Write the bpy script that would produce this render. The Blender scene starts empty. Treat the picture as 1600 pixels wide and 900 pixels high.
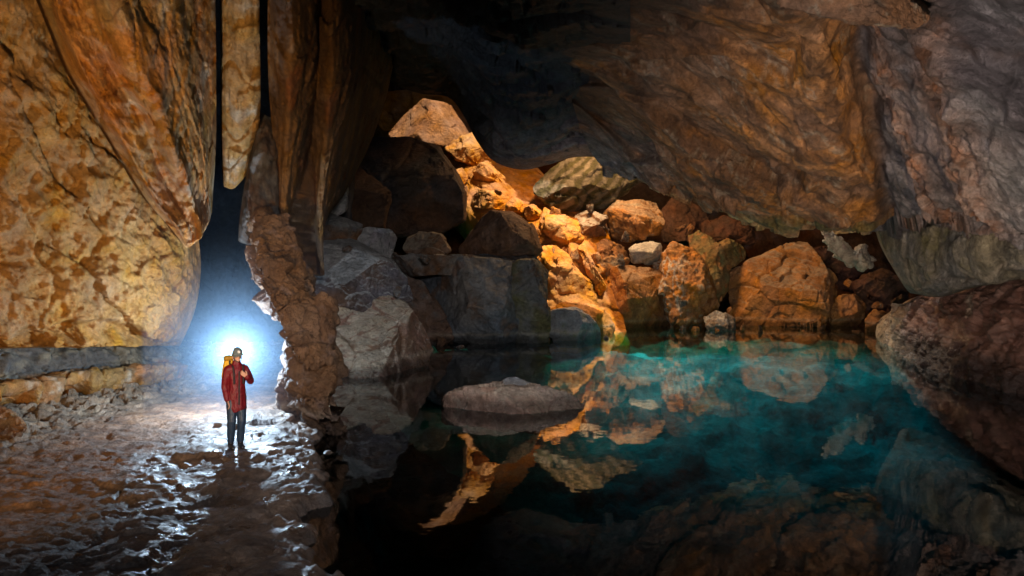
import bpy, bmesh, math, random
import numpy as np
from mathutils import Vector

# ------------------------------------------------------------------ basics
sc = bpy.context.scene
COL = sc.collection
F, CX, HY, CZ = 1244.0, 800.0, 420.0, 3.2          # lens in photo pixels, horizon row, eye height
WATER = -0.05


def W(px, py, d):
    """a point seen at photo pixel (px, py) at distance d"""
    return np.array([(px - CX) / F * d, d, CZ + (HY - py) / F * d])


def Wn(a):
    a = np.asarray(a, float)
    return np.stack([(a[..., 0] - CX) / F * a[..., 2], a[..., 2], CZ + (HY - a[..., 1]) / F * a[..., 2]], -1)


# ------------------------------------------------------------------ numpy noise
_r = np.random.RandomState(11)
PERM = np.concatenate([_r.permutation(1024)] * 2)
GR = _r.normal(size=(1024, 3)); GR /= np.linalg.norm(GR, axis=1)[:, None]
JT = _r.rand(1024, 3)
RV = _r.rand(1024)


def _h(x, y, z):
    return PERM[(PERM[(PERM[x & 1023] + y) & 1023] + z) & 1023]


def gn(p):
    i = np.floor(p).astype(np.int64); f = p - i
    u = f * f * f * (f * (f * 6 - 15) + 10)
    out = np.zeros(len(p))
    for dx in (0, 1):
        for dy in (0, 1):
            for dz in (0, 1):
                g = GR[_h(i[:, 0] + dx, i[:, 1] + dy, i[:, 2] + dz)]
                w = (u[:, 0] if dx else 1 - u[:, 0]) * (u[:, 1] if dy else 1 - u[:, 1]) * (u[:, 2] if dz else 1 - u[:, 2])
                out += w * ((f - (dx, dy, dz)) * g).sum(1)
    return out * 1.6


def fbm(p, s=1.0, o=4, g=0.5, seed=0.0):
    q = p / s + seed * 17.31
    a, t, n = 1.0, 0.0, np.zeros(len(p))
    for k in range(o):
        n += a * gn(q); t += a
        q = q * 2.03 + 5.7; a *= g
    return n / t


def ridged(p, s=1.0, o=4, seed=0.0):
    q = p / s + seed * 13.7
    a, t, n = 1.0, 0.0, np.zeros(len(p))
    for k in range(o):
        n += a * (1 - np.abs(gn(q)) * 2); t += a
        q = q * 2.1 + 3.1; a *= 0.5
    return n / t


def worley(p, s=1.0, seed=0.0):
    q = p / s + seed * 9.17
    i = np.floor(q).astype(np.int64)
    F1 = np.full(len(p), 9.0); F2 = np.full(len(p), 9.0); ID = np.zeros(len(p), np.int64)
    C = np.zeros_like(q)
    for dx in (-1, 0, 1):
        for dy in (-1, 0, 1):
            for dz in (-1, 0, 1):
                h = _h(i[:, 0] + dx, i[:, 1] + dy, i[:, 2] + dz)
                c = i + (dx, dy, dz) + JT[h]
                d = ((q - c) ** 2).sum(1)
                m = d < F1
                F2 = np.where(m, F1, np.minimum(F2, d)); F1 = np.where(m, d, F1)
                ID = np.where(m, h, ID); C[m] = c[m]
    return np.sqrt(F1), np.sqrt(F2), ID, q - C


def facets(p, s, seed=0.0, tilt=0.8, warp=0.25):
    """chiselled planes: every cell a tilted, offset flat; a groove where cells meet"""
    pw = p + warp * s * np.stack([fbm(p, s, 3, seed=seed + 1), fbm(p, s, 3, seed=seed + 2), fbm(p, s, 3, seed=seed + 3)], 1)
    f1, f2, idn, dv = worley(pw, s, seed)
    n = GR[(idn * 7 + 3) & 1023]
    edge = np.clip((f2 - f1) / 0.10, 0, 1)
    return (dv * n).sum(1) * tilt + (RV[idn] - 0.5) * 0.7, edge, RV[(idn * 3 + 1) & 1023]


def sstep(a, b, x):
    t = np.clip((x - a) / (b - a), 0, 1)
    return t * t * (3 - 2 * t)


def mix(a, b, t):
    return a + (b - a) * t[:, None]


def disp(P, S, amt, seed, style):
    """rock relief in metres; S is the size of the rock's features"""
    if style == 'block':
        a, e, _ = facets(P, S * .55, seed)
        b, e2, _ = facets(P, S * .2, seed + 5)
        return amt * S * (.15 * a + .05 * b - .03 * (1 - e) - .014 * (1 - e2) + .05 * fbm(P, S * .3, 6, .55, seed) + .018 * ridged(P, S * .09, 4, seed))
    if style == 'scallop':
        f1, f2, _, _ = worley(P + .35 * S * fbm(P, S * .8, 3, seed=seed)[:, None], S * .3, seed)
        g1, g2, _, _ = worley(P + .1 * S * fbm(P, S * .3, 3, seed=seed + 4)[:, None], S * .11, seed + 2)
        return amt * S * (.16 * fbm(P, S * .9, 5, seed=seed) - .07 * (1 - np.clip(f1, 0, 1)) - .03 * (1 - np.clip(g1, 0, 1)) + .05 * fbm(P, S * .16, 5, .6, seed + 3) + .02 * ridged(P, S * .07, 3, seed))
    if style == 'rough':
        a, e, _ = facets(P, S * .3, seed)
        return amt * S * (.09 * fbm(P, S * .5, 5, .6, seed) + .06 * ridged(P, S * .25, 5, seed) + .04 * a + .03 * fbm(P, S * .08, 4, .6, seed + 3))
    # smooth, water-worn
    a, e, _ = facets(P, S * .8, seed)
    return amt * S * (.07 * fbm(P, S * .7, 4, seed=seed) + .05 * a - .015 * (1 - e) + .016 * fbm(P, S * .12, 4, .6, seed + 2) + .01 * ridged(P, S * .1, 3, seed))


# ------------------------------------------------------------------ mesh helpers
def fast_mesh(name, verts, faces, col=None, smooth=True):
    """faces: (n, k) int array with k = 3 or 4"""
    me = bpy.data.meshes.new(name)
    verts = np.asarray(verts, np.float32); faces = np.asarray(faces, np.int32)
    k = faces.shape[1]
    me.vertices.add(len(verts)); me.vertices.foreach_set('co', verts.ravel())
    me.loops.add(faces.size); me.loops.foreach_set('vertex_index', faces.ravel())
    me.polygons.add(len(faces))
    me.polygons.foreach_set('loop_start', np.arange(0, faces.size, k, dtype=np.int32))
    try:
        me.polygons.foreach_set('loop_total', np.full(len(faces), k, np.int32))
    except Exception:
        pass
    me.update(calc_edges=True); me.validate()
    if smooth:
        me.polygons.foreach_set('use_smooth', np.ones(len(me.polygons), bool))
    if col is not None:
        put_col(me, col)
    return me


def put_col(me, col):
    a = me.color_attributes.new('Col', 'FLOAT_COLOR', 'POINT')
    c = np.ones((len(me.vertices), 4), np.float32)
    c[:, :3] = np.clip(col, 0.002, 1)
    a.data.foreach_set('color', c.ravel())


def co(me):
    a = np.empty(len(me.vertices) * 3, np.float32); me.vertices.foreach_get('co', a)
    return a.reshape(-1, 3).astype(float)


def nrm(me):
    a = np.empty(len(me.vertices) * 3, np.float32)
    me.vertex_normals.foreach_get('vector', a)
    return a.reshape(-1, 3).astype(float)


def edges_of(me):
    e = np.empty(len(me.edges) * 2, np.int32); me.edges.foreach_get('vertices', e)
    return e.reshape(-1, 2)


def relax(P, E, n, f=0.5):
    deg = np.bincount(E.ravel(), minlength=len(P)).astype(float)[:, None]
    for _ in range(n):
        s = np.zeros_like(P)
        for k in range(3):
            s[:, k] = np.bincount(E[:, 0], P[E[:, 1], k], len(P)) + np.bincount(E[:, 1], P[E[:, 0], k], len(P))
        P = P + f * (s / np.maximum(deg, 1) - P)
    return P


def link(name, me, mat, parent=None, loc=None):
    o = bpy.data.objects.new(name, me); COL.objects.link(o)
    if mat: me.materials.append(mat)
    if loc is not None: o.location = loc
    if parent: o.parent = parent
    return o


def remeshed(me, voxel):
    o = bpy.data.objects.new('t', me); COL.objects.link(o)
    m = o.modifiers.new('r', 'REMESH'); m.mode = 'VOXEL'; m.voxel_size = voxel; m.adaptivity = 0
    dg = bpy.context.evaluated_depsgraph_get()
    out = bpy.data.meshes.new_from_object(o.evaluated_get(dg))
    bpy.data.objects.remove(o)
    return out


def tag(o, label=None, cat=None, group=None, kind=None):
    if label: o['label'] = label
    if cat: o['category'] = cat
    if group: o['group'] = group
    if kind: o['kind'] = kind
    return o


# ------------------------------------------------------------------ materials
def rock_mat(name, rough=0.75, bump=0.5, scale=3.0, var=0.55, spec=0.3, wet=0.0, crack=0.4):
    m = bpy.data.materials.new(name); m.use_nodes = True
    nt = m.node_tree; N = nt.nodes; L = nt.links
    bs = N['Principled BSDF']
    at = N.new('ShaderNodeAttribute'); at.attribute_name = 'Col'
    tc = N.new('ShaderNodeTexCoord')
    n1 = N.new('ShaderNodeTexNoise'); n1.inputs['Scale'].default_value = scale; n1.inputs['Detail'].default_value = 12; n1.inputs['Roughness'].default_value = .74
    n2 = N.new('ShaderNodeTexNoise'); n2.inputs['Scale'].default_value = scale * 5; n2.inputs['Detail'].default_value = 9; n2.inputs['Roughness'].default_value = .7
    vo = N.new('ShaderNodeTexVoronoi'); vo.feature = 'DISTANCE_TO_EDGE'; vo.inputs['Scale'].default_value = scale * .9
    dist = N.new('ShaderNodeVectorMath'); dist.operation = 'MULTIPLY_ADD'
    dist.inputs[1].default_value = (.35 / scale * 2,) * 3
    L.new(tc.outputs['Object'], n1.inputs['Vector']); L.new(tc.outputs['Object'], n2.inputs['Vector'])
    L.new(n1.outputs['Color'], dist.inputs[0]); L.new(tc.outputs['Object'], dist.inputs[2])
    L.new(dist.outputs[0], vo.inputs['Vector'])
    r1 = N.new('ShaderNodeMapRange'); r1.inputs[1].default_value = .3; r1.inputs[2].default_value = .7
    r1.inputs[3].default_value = 1 - var; r1.inputs[4].default_value = 1 + var
    L.new(n1.outputs['Fac'], r1.inputs[0])
    r2 = N.new('ShaderNodeMapRange'); r2.inputs[1].default_value = .3; r2.inputs[2].default_value = .7
    r2.inputs[3].default_value = 1 - var * .6; r2.inputs[4].default_value = 1 + var * .6
    L.new(n2.outputs['Fac'], r2.inputs[0])
    mu = N.new('ShaderNodeMath'); mu.operation = 'MULTIPLY'
    L.new(r1.outputs[0], mu.inputs[0]); L.new(r2.outputs[0], mu.inputs[1])
    vm = N.new('ShaderNodeVectorMath'); vm.operation = 'SCALE'
    L.new(at.outputs['Color'], vm.inputs[0]); L.new(mu.outputs[0], vm.inputs['Scale'])
    hs = N.new('ShaderNodeHueSaturation')
    rh = N.new('ShaderNodeMapRange'); rh.inputs[1].default_value = .3; rh.inputs[2].default_value = .7
    rh.inputs[3].default_value = .85; rh.inputs[4].default_value = 1.1
    n3 = N.new('ShaderNodeTexNoise'); n3.inputs['Scale'].default_value = scale * .55; n3.inputs['Detail'].default_value = 7
    L.new(tc.outputs['Object'], n3.inputs['Vector']); L.new(n3.outputs['Fac'], rh.inputs[0])
    L.new(rh.outputs[0], hs.inputs['Saturation']); L.new(vm.outputs[0], hs.inputs['Color'])
    L.new(hs.outputs[0], bs.inputs['Base Color'])
    cr = N.new('ShaderNodeMapRange'); cr.inputs[2].default_value = .07
    L.new(vo.outputs['Distance'], cr.inputs[0])
    ck = N.new('ShaderNodeMapRange'); ck.inputs[1].default_value = .5; ck.inputs[2].default_value = .68; ck.inputs[4].default_value = crack
    L.new(n3.outputs['Fac'], ck.inputs[0])
    h = N.new('ShaderNodeMath'); h.operation = 'MULTIPLY_ADD'
    L.new(ck.outputs[0], h.inputs[1])
    L.new(cr.outputs[0], h.inputs[0]); L.new(n1.outputs['Fac'], h.inputs[2])
    b1 = N.new('ShaderNodeBump'); b1.inputs['Strength'].default_value = bump; b1.inputs['Distance'].default_value = .5 / scale
    L.new(h.outputs[0], b1.inputs['Height'])
    b2 = N.new('ShaderNodeBump'); b2.inputs['Strength'].default_value = min(1, bump * 1.4); b2.inputs['Distance'].default_value = .20 / scale
    L.new(n2.outputs['Fac'], b2.inputs['Height']); L.new(b1.outputs[0], b2.inputs['Normal'])
    L.new(b2.outputs[0], bs.inputs['Normal'])
    bs.inputs['Specular IOR Level'].default_value = spec
    if wet:
        rr = N.new('ShaderNodeMapRange'); rr.inputs[1].default_value = .35; rr.inputs[2].default_value = .62
        rr.inputs[3].default_value = max(.12, rough - wet); rr.inputs[4].default_value = rough
        L.new(n3.outputs['Fac'], rr.inputs[0]); L.new(rr.outputs[0], bs.inputs['Roughness'])
    else:
        bs.inputs['Roughness'].default_value = rough
    return m


def plain(name, c, rough=.6, spec=.4, bump=0.0, scale=40.0, metal=0.0):
    m = bpy.data.materials.new(name); m.use_nodes = True
    nt = m.node_tree; N = nt.nodes; L = nt.links; bs = N['Principled BSDF']
    n = N.new('ShaderNodeTexNoise'); n.inputs['Scale'].default_value = scale; n.inputs['Detail'].default_value = 5
    tc = N.new('ShaderNodeTexCoord'); L.new(tc.outputs['Object'], n.inputs['Vector'])
    rp = N.new('ShaderNodeMapRange'); rp.inputs[1].default_value = .3; rp.inputs[2].default_value = .7
    rp.inputs[3].default_value = .7; rp.inputs[4].default_value = 1.25
    L.new(n.outputs['Fac'], rp.inputs[0])
    vm = N.new('ShaderNodeVectorMath'); vm.operation = 'SCALE'; vm.inputs[0].default_value = c
    L.new(rp.outputs[0], vm.inputs['Scale']); L.new(vm.outputs[0], bs.inputs['Base Color'])
    bs.inputs['Roughness'].default_value = rough; bs.inputs['Specular IOR Level'].default_value = spec
    bs.inputs['Metallic'].default_value = metal
    if bump:
        b = N.new('ShaderNodeBump'); b.inputs['Strength'].default_value = bump; b.inputs['Distance'].default_value = .02
        L.new(n.outputs['Fac'], b.inputs['Height']); L.new(b.outputs[0], bs.inputs['Normal'])
    return m


M_WALL = rock_mat('sandstone wall', .7, .9, 2.4, .38, .25)
M_ROCK = rock_mat('block rock', .75, .75, 1.3, .5, .25)
M_VAULT = rock_mat('vault rock', .62, .9, 1.5, .7, .35)
M_SUN = rock_mat('sunlit rock', .8, .7, 1.3, .22, .2)
M_FAR = rock_mat('far rock', .85, .5, .8, .45, .15)
M_WET = rock_mat('wet rock', .55, .6, 2.0, .5, .45, .3)
M_FLOOR = rock_mat('wet cave floor', .42, 1.0, 5.0, .55, .7, .30, .15)
M_BED = rock_mat('pool bed', .9, .4, .7, .45, .1)

# pigments (real base colours)
ORANGE = np.array((.46, .185, .045)); RUST = np.array((.27, .085, .022)); GOLD = np.array((.44, .25, .075))
PALE = np.array((.52, .42, .30)); CREAM = np.array((.60, .48, .34)); GREY = np.array((.20, .185, .17))
LIGHTGREY = np.array((.36, .34, .32)); BROWN = np.array((.17, .085, .042)); UMBER = np.array((.085, .045, .026))
PURPLE = np.array((.215, .185, .20)); OLIVE = np.array((.17, .145, .06)); DARK = np.array((.05, .045, .045))
SLATE = np.array((.13, .14, .155)); PINK = np.array((.36, .235, .185)); WHITE = np.array((.72, .68, .62))
MOSS = np.array((.115, .125, .045)); NAVY = np.array((.05, .055, .075))


def pal(a, b, c=None, top=None, topamt=0.8, s=1.2, seed=0, streak=0.0, topn=.55):
    """two- or three-pigment rock, with an optional pale crust on its upward faces"""
    def fn(P, n, S):
        Q = P.copy()
        if streak: Q = Q * np.array((1, 1, 1 - streak))
        t = sstep(-.35, .35, fbm(Q, s, 5, .6, seed))
        out = mix(np.broadcast_to(a, P.shape), b, t)
        if c is not None:
            out = mix(out, c, sstep(.08, .4, fbm(Q, s * .6, 5, .6, seed + 3)) * .85)
        k = fbm(P, s * .25, 4, .6, seed + 8)
        out = out * (1 + .35 * k)[:, None]
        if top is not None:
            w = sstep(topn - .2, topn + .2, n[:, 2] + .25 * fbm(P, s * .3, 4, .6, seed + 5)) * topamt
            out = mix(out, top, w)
        return out
    return fn


def chisel(P, k, rg, lo=.80, hi=.95):
    """k flat broken faces"""
    c = P.mean(0)
    for _ in range(k):
        m = np.array((rg.gauss(0, .85), -1.0, rg.gauss(.3, .75))); m /= np.linalg.norm(m)
        t = (P - c) @ m
        P = P - np.maximum(0, t - np.quantile(t, rg.uniform(lo, hi)))[:, None] * m
    return P


# ------------------------------------------------------------------ rock builders
def hull_into(bm, pts):
    b = bmesh.new()
    vs = [b.verts.new(p) for p in pts]
    r = bmesh.ops.convex_hull(b, input=vs)
    dead = [g for g in set(r['geom_interior'] + r['geom_unused']) if isinstance(g, bmesh.types.BMVert)]
    bmesh.ops.delete(b, geom=dead, context='VERTS')
    bmesh.ops.recalc_face_normals(b, faces=b.faces)
    t = bpy.data.meshes.new('h'); b.to_mesh(t); b.free()
    bm.from_mesh(t); bpy.data.meshes.remove(t)


def boulder(name, label, outlines, d, thick, palette, cat='rock', mat=None, bulge=None, apex=(), style='block',
            amt=.6, group=None, soft=1, facet=9, shrink=.78, seed=None, res=1.9, kind=None, tilt=0.0):
    """a boulder whose outline was read off the photograph, given its own distance, thickness and relief.
    tilt: how many metres the front leans away per pixel going up"""
    if not isinstance(outlines[0][0], (tuple, list)):
        outlines = [outlines]
    seed = len(bpy.data.objects) * 1.37 if seed is None else seed
    rg = random.Random(int(seed * 100) + 5)
    bm = bmesh.new(); ext = []
    for oi, ol in enumerate(outlines):
        ol = np.array([tuple(p) + (0,) * (3 - len(p)) for p in ol], float)
        c = (ol.max(0) + ol.min(0)) / 2
        size = min(np.ptp(ol[:, 0]), np.ptp(ol[:, 1])) / F * d
        bg = .28 * size if bulge is None else bulge
        base = ol[:, 1].max()
        pts = []
        for x, y, dd in ol:
            lean = (base - y) * tilt
            pts.append(W(x, y, d + .3 * thick + dd + lean))
            sx = c[0] + (x - c[0]) * (shrink + rg.uniform(-.08, .08)); sy = c[1] + (y - c[1]) * (shrink + rg.uniform(-.08, .08))
            pts.append(W(sx, sy, d - bg * rg.uniform(.6, 1.0) + dd + lean))
            pts.append(W(c[0] + (x - c[0]) * .85, c[1] + (y - c[1]) * .85, d + thick + dd + lean))
        if oi == 0:
            for x, y, dd in apex: pts.append(W(x, y, d + dd))
        ext.append(size)
        hull_into(bm, [tuple(p) for p in pts])
    me = bpy.data.meshes.new(name); bm.to_mesh(me); bm.free()
    S = max(ext)
    vox = max(d / F * res, S / 150)
    m2 = remeshed(me, vox); bpy.data.meshes.remove(me)
    P = co(m2); E = edges_of(m2)
    P = relax(P, E, soft)
    P = chisel(P, facet, rg)
    m2.vertices.foreach_set('co', P.astype(np.float32).ravel()); m2.update()
    n = nrm(m2)
    P = P + n * disp(P, S, amt, seed, style)[:, None]
    m2.vertices.foreach_set('co', P.astype(np.float32).ravel()); m2.update()
    n = nrm(m2)
    cc = palette(P, n, S)
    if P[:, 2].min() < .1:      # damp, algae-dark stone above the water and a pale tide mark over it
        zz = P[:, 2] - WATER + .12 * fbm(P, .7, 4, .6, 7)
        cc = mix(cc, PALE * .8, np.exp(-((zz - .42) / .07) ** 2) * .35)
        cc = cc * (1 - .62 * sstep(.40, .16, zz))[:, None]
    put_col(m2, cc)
    m2.polygons.foreach_set('use_smooth', np.ones(len(m2.polygons), bool))
    base = np.array([(P[:, 0].min() + P[:, 0].max()) / 2, (P[:, 1].min() + P[:, 1].max()) / 2, P[:, 2].min()])
    m2.vertices.foreach_set('co', (P - base).astype(np.float32).ravel()); m2.update()
    m2.name = name
    o = link(name, m2, mat or M_ROCK, loc=tuple(base))
    return tag(o, label, cat, group, kind)


def catmull(G, n):
    """resample axis 0 of G to n rows with a Catmull-Rom spline"""
    m = len(G); t = np.linspace(0, m - 1, n); i = np.minimum(t.astype(int), m - 2); f = (t - i)[:, None, None]
    Gp = np.concatenate([2 * G[:1] - G[1:2], G, 2 * G[-1:] - G[-2:-1]])
    p0, p1, p2, p3 = Gp[i], Gp[i + 1], Gp[i + 2], Gp[i + 3]
    return .5 * (2 * p1 + (p2 - p0) * f + (2 * p0 - 5 * p1 + 4 * p2 - p3) * f ** 2 + (3 * p1 - p0 - 3 * p2 + p3) * f ** 3)


def gnormals(P):
    du = np.gradient(P, axis=1); dv = np.gradient(P, axis=0)
    n = np.cross(du, dv); n /= np.linalg.norm(n, axis=2)[..., None] + 1e-9
    return n


def sheet(name, rows, palette, back=(0, 2.5, .5), S=3.0, amt=.6, style='block', label=None, cat='rock', kind=None,
          mat=None, res=2.6, extra=None, world=False, curl=0.0, seed=None, nb=.6, post=None):
    """a rock face through a net of control points, with relief, and a back and sides that give it thickness"""
    seed = len(bpy.data.objects) * 1.93 if seed is None else seed
    G = np.asarray(rows, float)
    wpx = np.abs(np.diff(G[:, :, :2], axis=1)); hpx = np.abs(np.diff(G[:, :, :2], axis=0))
    nu = int(np.clip(np.linalg.norm(wpx, axis=2).sum(1).max() / res, 24, 560))
    nv = int(np.clip(np.linalg.norm(hpx, axis=2).sum(0).max() / res, 24, 460))
    Q = catmull(G, nv); Q = catmull(Q.transpose(1, 0, 2), nu).transpose(1, 0, 2)
    P = Q if world else Wn(Q)
    n = gnormals(P)
    eye = np.array((0, 0, CZ)) - P
    n *= np.sign((n * eye).sum(2).mean())
    U, V = np.meshgrid(np.linspace(0, 1, nu), np.linspace(0, 1, nv))
    flat = P.reshape(-1, 3); nf = n.reshape(-1, 3)
    d = disp(flat, S, amt, seed, style)
    if extra is not None: d = d + extra(flat, U.ravel(), V.ravel())
    if curl:
        ed = np.minimum(np.minimum(U, 1 - U), np.minimum(V, 1 - V)).ravel()
        d = d - curl * (1 - sstep(0, .12, ed)) ** 2
    ed0 = np.minimum(np.minimum(U, 1 - U), np.minimum(V, 1 - V)).ravel()
    ey = eye.reshape(-1, 3); ey = ey / np.linalg.norm(ey, axis=1)[:, None]
    if not world: nf = mix(ey, nf, sstep(0, .2, ed0) * nb); nf /= np.linalg.norm(nf, axis=1)[:, None]
    flat = flat + nf * d[:, None]
    if post is not None: flat = post(flat, U.ravel(), V.ravel())
    P2 = flat.reshape(nv, nu, 3)
    n2 = gnormals(P2); n2 *= np.sign((n2 * eye).sum(2).mean())
    col = palette(flat, n2.reshape(-1, 3), S, U.ravel(), V.ravel())
    # coarse back
    K = nu * nv
    bk = flat + np.asarray(back, float)
    verts = np.concatenate([flat, bk]); col = np.concatenate([col, col * .8])
    idx = np.arange(K).reshape(nv, nu)
    f = np.stack([idx[:-1, :-1], idx[:-1, 1:], idx[1:, 1:], idx[1:, :-1]], -1).reshape(-1, 4)
    ring = np.concatenate([idx[0, :-1], idx[:-1, -1], idx[-1, :0:-1], idx[:0:-1, 0]])
    nx = np.roll(ring, -1)
    side = np.stack([nx, ring, ring + K, nx + K], -1)
    faces = np.concatenate([f, f[:, ::-1] + K, side])
    base = np.array([verts[:, 0].mean(), verts[:, 1].mean(), verts[:, 2].min()])
    me = fast_mesh(name, verts - base, faces, col)
    b = bmesh.new(); b.from_mesh(me); bmesh.ops.recalc_face_normals(b, faces=b.faces); b.to_mesh(me); b.free()
    o = link(name, me, mat or M_WALL, loc=tuple(base))
    return tag(o, label, cat if label else None, None, kind)


def spal(a, b, c=None, s=1.2, seed=0, aniso=(1, 1, 1), top=None, topamt=.6, uv=None, streaks=None):
    """palette for a sheet; streaks = (pigment, u-frequency, slant, low, high): mineral streaks running down the face"""
    base = pal(a, b, c, top, topamt, s, seed)
    an = np.asarray(aniso, float)

    def fn(P, n, S, U, V):
        out = base(P * an, n, S)
        for k, (pg, fu, sl, lo, hi, am) in enumerate(streaks or ()):
            w = fbm(P, 1.6, 4, .55, seed + 30 + k) * .55
            q = np.stack([U * fu + V * sl * fu + w, V * 1.3 + w * .5, np.full(len(U), seed + k * 3.3)], 1)
            out = mix(out, pg, sstep(lo, hi, fbm(q, 1.0, 5, .6)) * am)
        if uv is not None: out = uv(out, P, n, U, V)
        return out
    return fn


# ================================================================== THE CAVE
# ---- enclosing shell: roof with a hole shaped to cast the sunlit strip, side and back walls (setting)
SUN = np.array((0.25, -0.40, 0.88)); SUN /= np.linalg.norm(SUN)
ROOF = 21.0
gate_px = [(585, 214, 57), (600, 140, 57), (640, 115, 57), (705, 130, 57), (748, 172, 56), (782, 222, 53), (815, 266, 50), (862, 300, 48), (912, 322, 46),
           (946, 372, 44.5), (956, 420, 43.5), (970, 462, 42), (980, 500, 40.5), (1005, 520, 39.4), (1035, 527, 38.6), (1055, 540, 37.6), (1015, 548, 37),
           (985, 532, 38), (940, 522, 39.5), (876, 502, 40.5), (842, 482, 40.5), (842, 430, 42), (805, 385, 44), (768, 332, 47), (718, 310, 50), (690, 262, 53), (660, 232, 55)]


def build_roof():
    hole = []
    for x, y, d in gate_px:
        p = W(x, y, d); p = p + SUN * ((ROOF - p[2]) / SUN[2]); hole.append(p)
    bm = bmesh.new()
    out = [(-40, -14, ROOF), (60, -14, ROOF), (60, 78, ROOF), (-40, 78, ROOF)]
    ring = []
    for loop in (out, hole):
        vs = [bm.verts.new(tuple(p)) for p in loop]
        ring += [bm.edges.new((vs[i], vs[(i + 1) % len(vs)])) for i in range(len(vs))]
    bmesh.ops.triangle_fill(bm, edges=ring, use_beauty=True)
    r = bmesh.ops.extrude_face_region(bm, geom=bm.faces[:])
    for v in r['geom']:
        if isinstance(v, bmesh.types.BMVert): v.co.z += .4
    bmesh.ops.recalc_face_normals(bm, faces=bm.faces)
    me = bpy.data.meshes.new('cave_roof'); bm.to_mesh(me); bm.free()
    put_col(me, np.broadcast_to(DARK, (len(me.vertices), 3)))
    tag(link('cave_roof', me, M_FAR), kind='structure')


build_roof()


def shell(pts, nm='cave_wall'):
    """one big rough wall of the shell, given by its four corners"""
    rows = np.array([[pts[0], pts[1]], [pts[3], pts[2]]], float)
    rows = np.array([[rows[j // 3, 0] * (1 - i / 3) + rows[j // 3, 1] * (i / 3) for i in range(4)] for j in (0, 3)])
    rows = np.concatenate([rows[:1] * (1 - t) + rows[1:] * t for t in np.linspace(0, 1, 4)])
    sheet(nm, rows, spal(DARK * 1.5, UMBER, NAVY), back=(0, 0, -.02), S=9, amt=.9, style='block', world=True, mat=M_FAR, kind='structure', res=.12)


def far_wall():
    rows = [[(x, y, 66 + (2 if x % 3 else 0)) for x in (300, 600, 900, 1200, 1560)] for y in (-40, 120, 280, 430, 530)]
    sheet('cave_back_wall', rows, spal(UMBER, RUST * .5, NAVY, s=6), back=(0, 3, 0), S=14, amt=.8, mat=M_FAR, kind='structure', res=5)


far_wall()
shell([(-22, -14, -4), (-22, 76, -4), (-22, 76, 22), (-22, -14, 22)], 'cave_side_wall')
shell([(46, 76, -4), (46, -14, -4), (46, -14, 22), (46, 76, 22)], 'cave_side_wall')
shell([(-24, 74, -4), (48, 74, -4), (48, 74, 22), (-24, 74, 22)], 'cave_end_wall')

# ---- LEFT: the corridor
PIT = []


RIB = W(308, 380, 17.4) - W(130, -60, 11.0); RIB /= np.linalg.norm(RIB)


def along(P, ax, k):
    """noise coordinates stretched along a direction of the rock's grain"""
    return P + ((P @ ax) * (k - 1))[:, None] * ax


def wall_extra(P, U, V):
    d = .35 * (ridged(along(P, RIB, .3), 1.1, 5, 3) - .4) + .10 * ridged(along(P, RIB, .4), .4, 4, 8)
    w = fbm(P, .8, 3, seed=9) * .03
    for u, v, a, b in PIT:
        r = np.sqrt(((U - u + w) / a) ** 2 + ((V - v + w * .6) / b) ** 2)
        d = d - .55 * (1 - sstep(.45, 1.1, r))
    # overhanging shelf near the foot of the wall, then a deep undercut
    w = fbm(P, .8, 3, seed=9) * .03
    fa, fe, _ = facets(along(P, RIB, .5), 1.1, 6); d = d + .22 * fa - .06 * (1 - fe)
    sh = .80 + .05 * np.sin(U * 9) + w
    d = d - .55 * sstep(sh, sh + .025, V) * sstep(sh + .14, sh + .06, V)
    d = d - .9 * sstep(.965, 1.0, V)
    return d


rows = [[(-260, -80, 12.0), (-60, -80, 13.2), (60, -80, 14.8), (140, -80, 16), (220, -80, 17.5), (300, -80, 19)],
        [(-260, 80, 12.3), (-60, 80, 13.6), (60, 80, 15.0), (150, 80, 16.6), (220, 80, 18), (300, 80, 19.6)],
        [(-260, 210, 12.6), (-60, 210, 14.0), (70, 210, 15.4), (170, 210, 17.0), (240, 210, 18.6), (300, 210, 20)],
        [(-260, 320, 12.8), (-60, 320, 14.3), (80, 320, 15.8), (190, 320, 17.4), (262, 325, 19), (305, 330, 20.5)],
        [(-260, 410, 13.0), (-60, 410, 14.6), (80, 410, 16.0), (195, 410, 17.6), (270, 410, 19.2), (314, 410, 21.4)],
        [(-260, 480, 13.0), (-60, 480, 14.6), (80, 480, 16.0), (195, 480, 17.6), (262, 480, 19.2), (306, 480, 21.4)],
        [(-260, 530, 13.2), (-60, 530, 14.8), (80, 533, 16.2), (190, 534, 17.8), (245, 535, 19.4), (284, 535, 21.6)],
        [(-260, 548, 14.2), (-60, 546, 15.8), (80, 543, 17.2), (190, 541, 18.8), (240, 540, 20.4), (276, 540, 22.4)]]
sheet('rock_wall', rows, spal(np.array((.45, .225, .055)), np.array((.40, .19, .05)), np.array((.47, .27, .09)), s=1.6, seed=3,
                              aniso=(1, .8, .5), streaks=[(OLIVE * 1.6, 2.0, .9, .0, .6, .22), (RUST * 1.5, 2.6, .9, .1, .6, .18)]),
      back=(-3, 2.0, 0), S=2.6, amt=1.05, style='rough', extra=wall_extra, seed=4.1, nb=.4,
      label='tall golden pitted sandstone wall bulging over the grey strata at the left of the passage', cat='rock wall')


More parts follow.
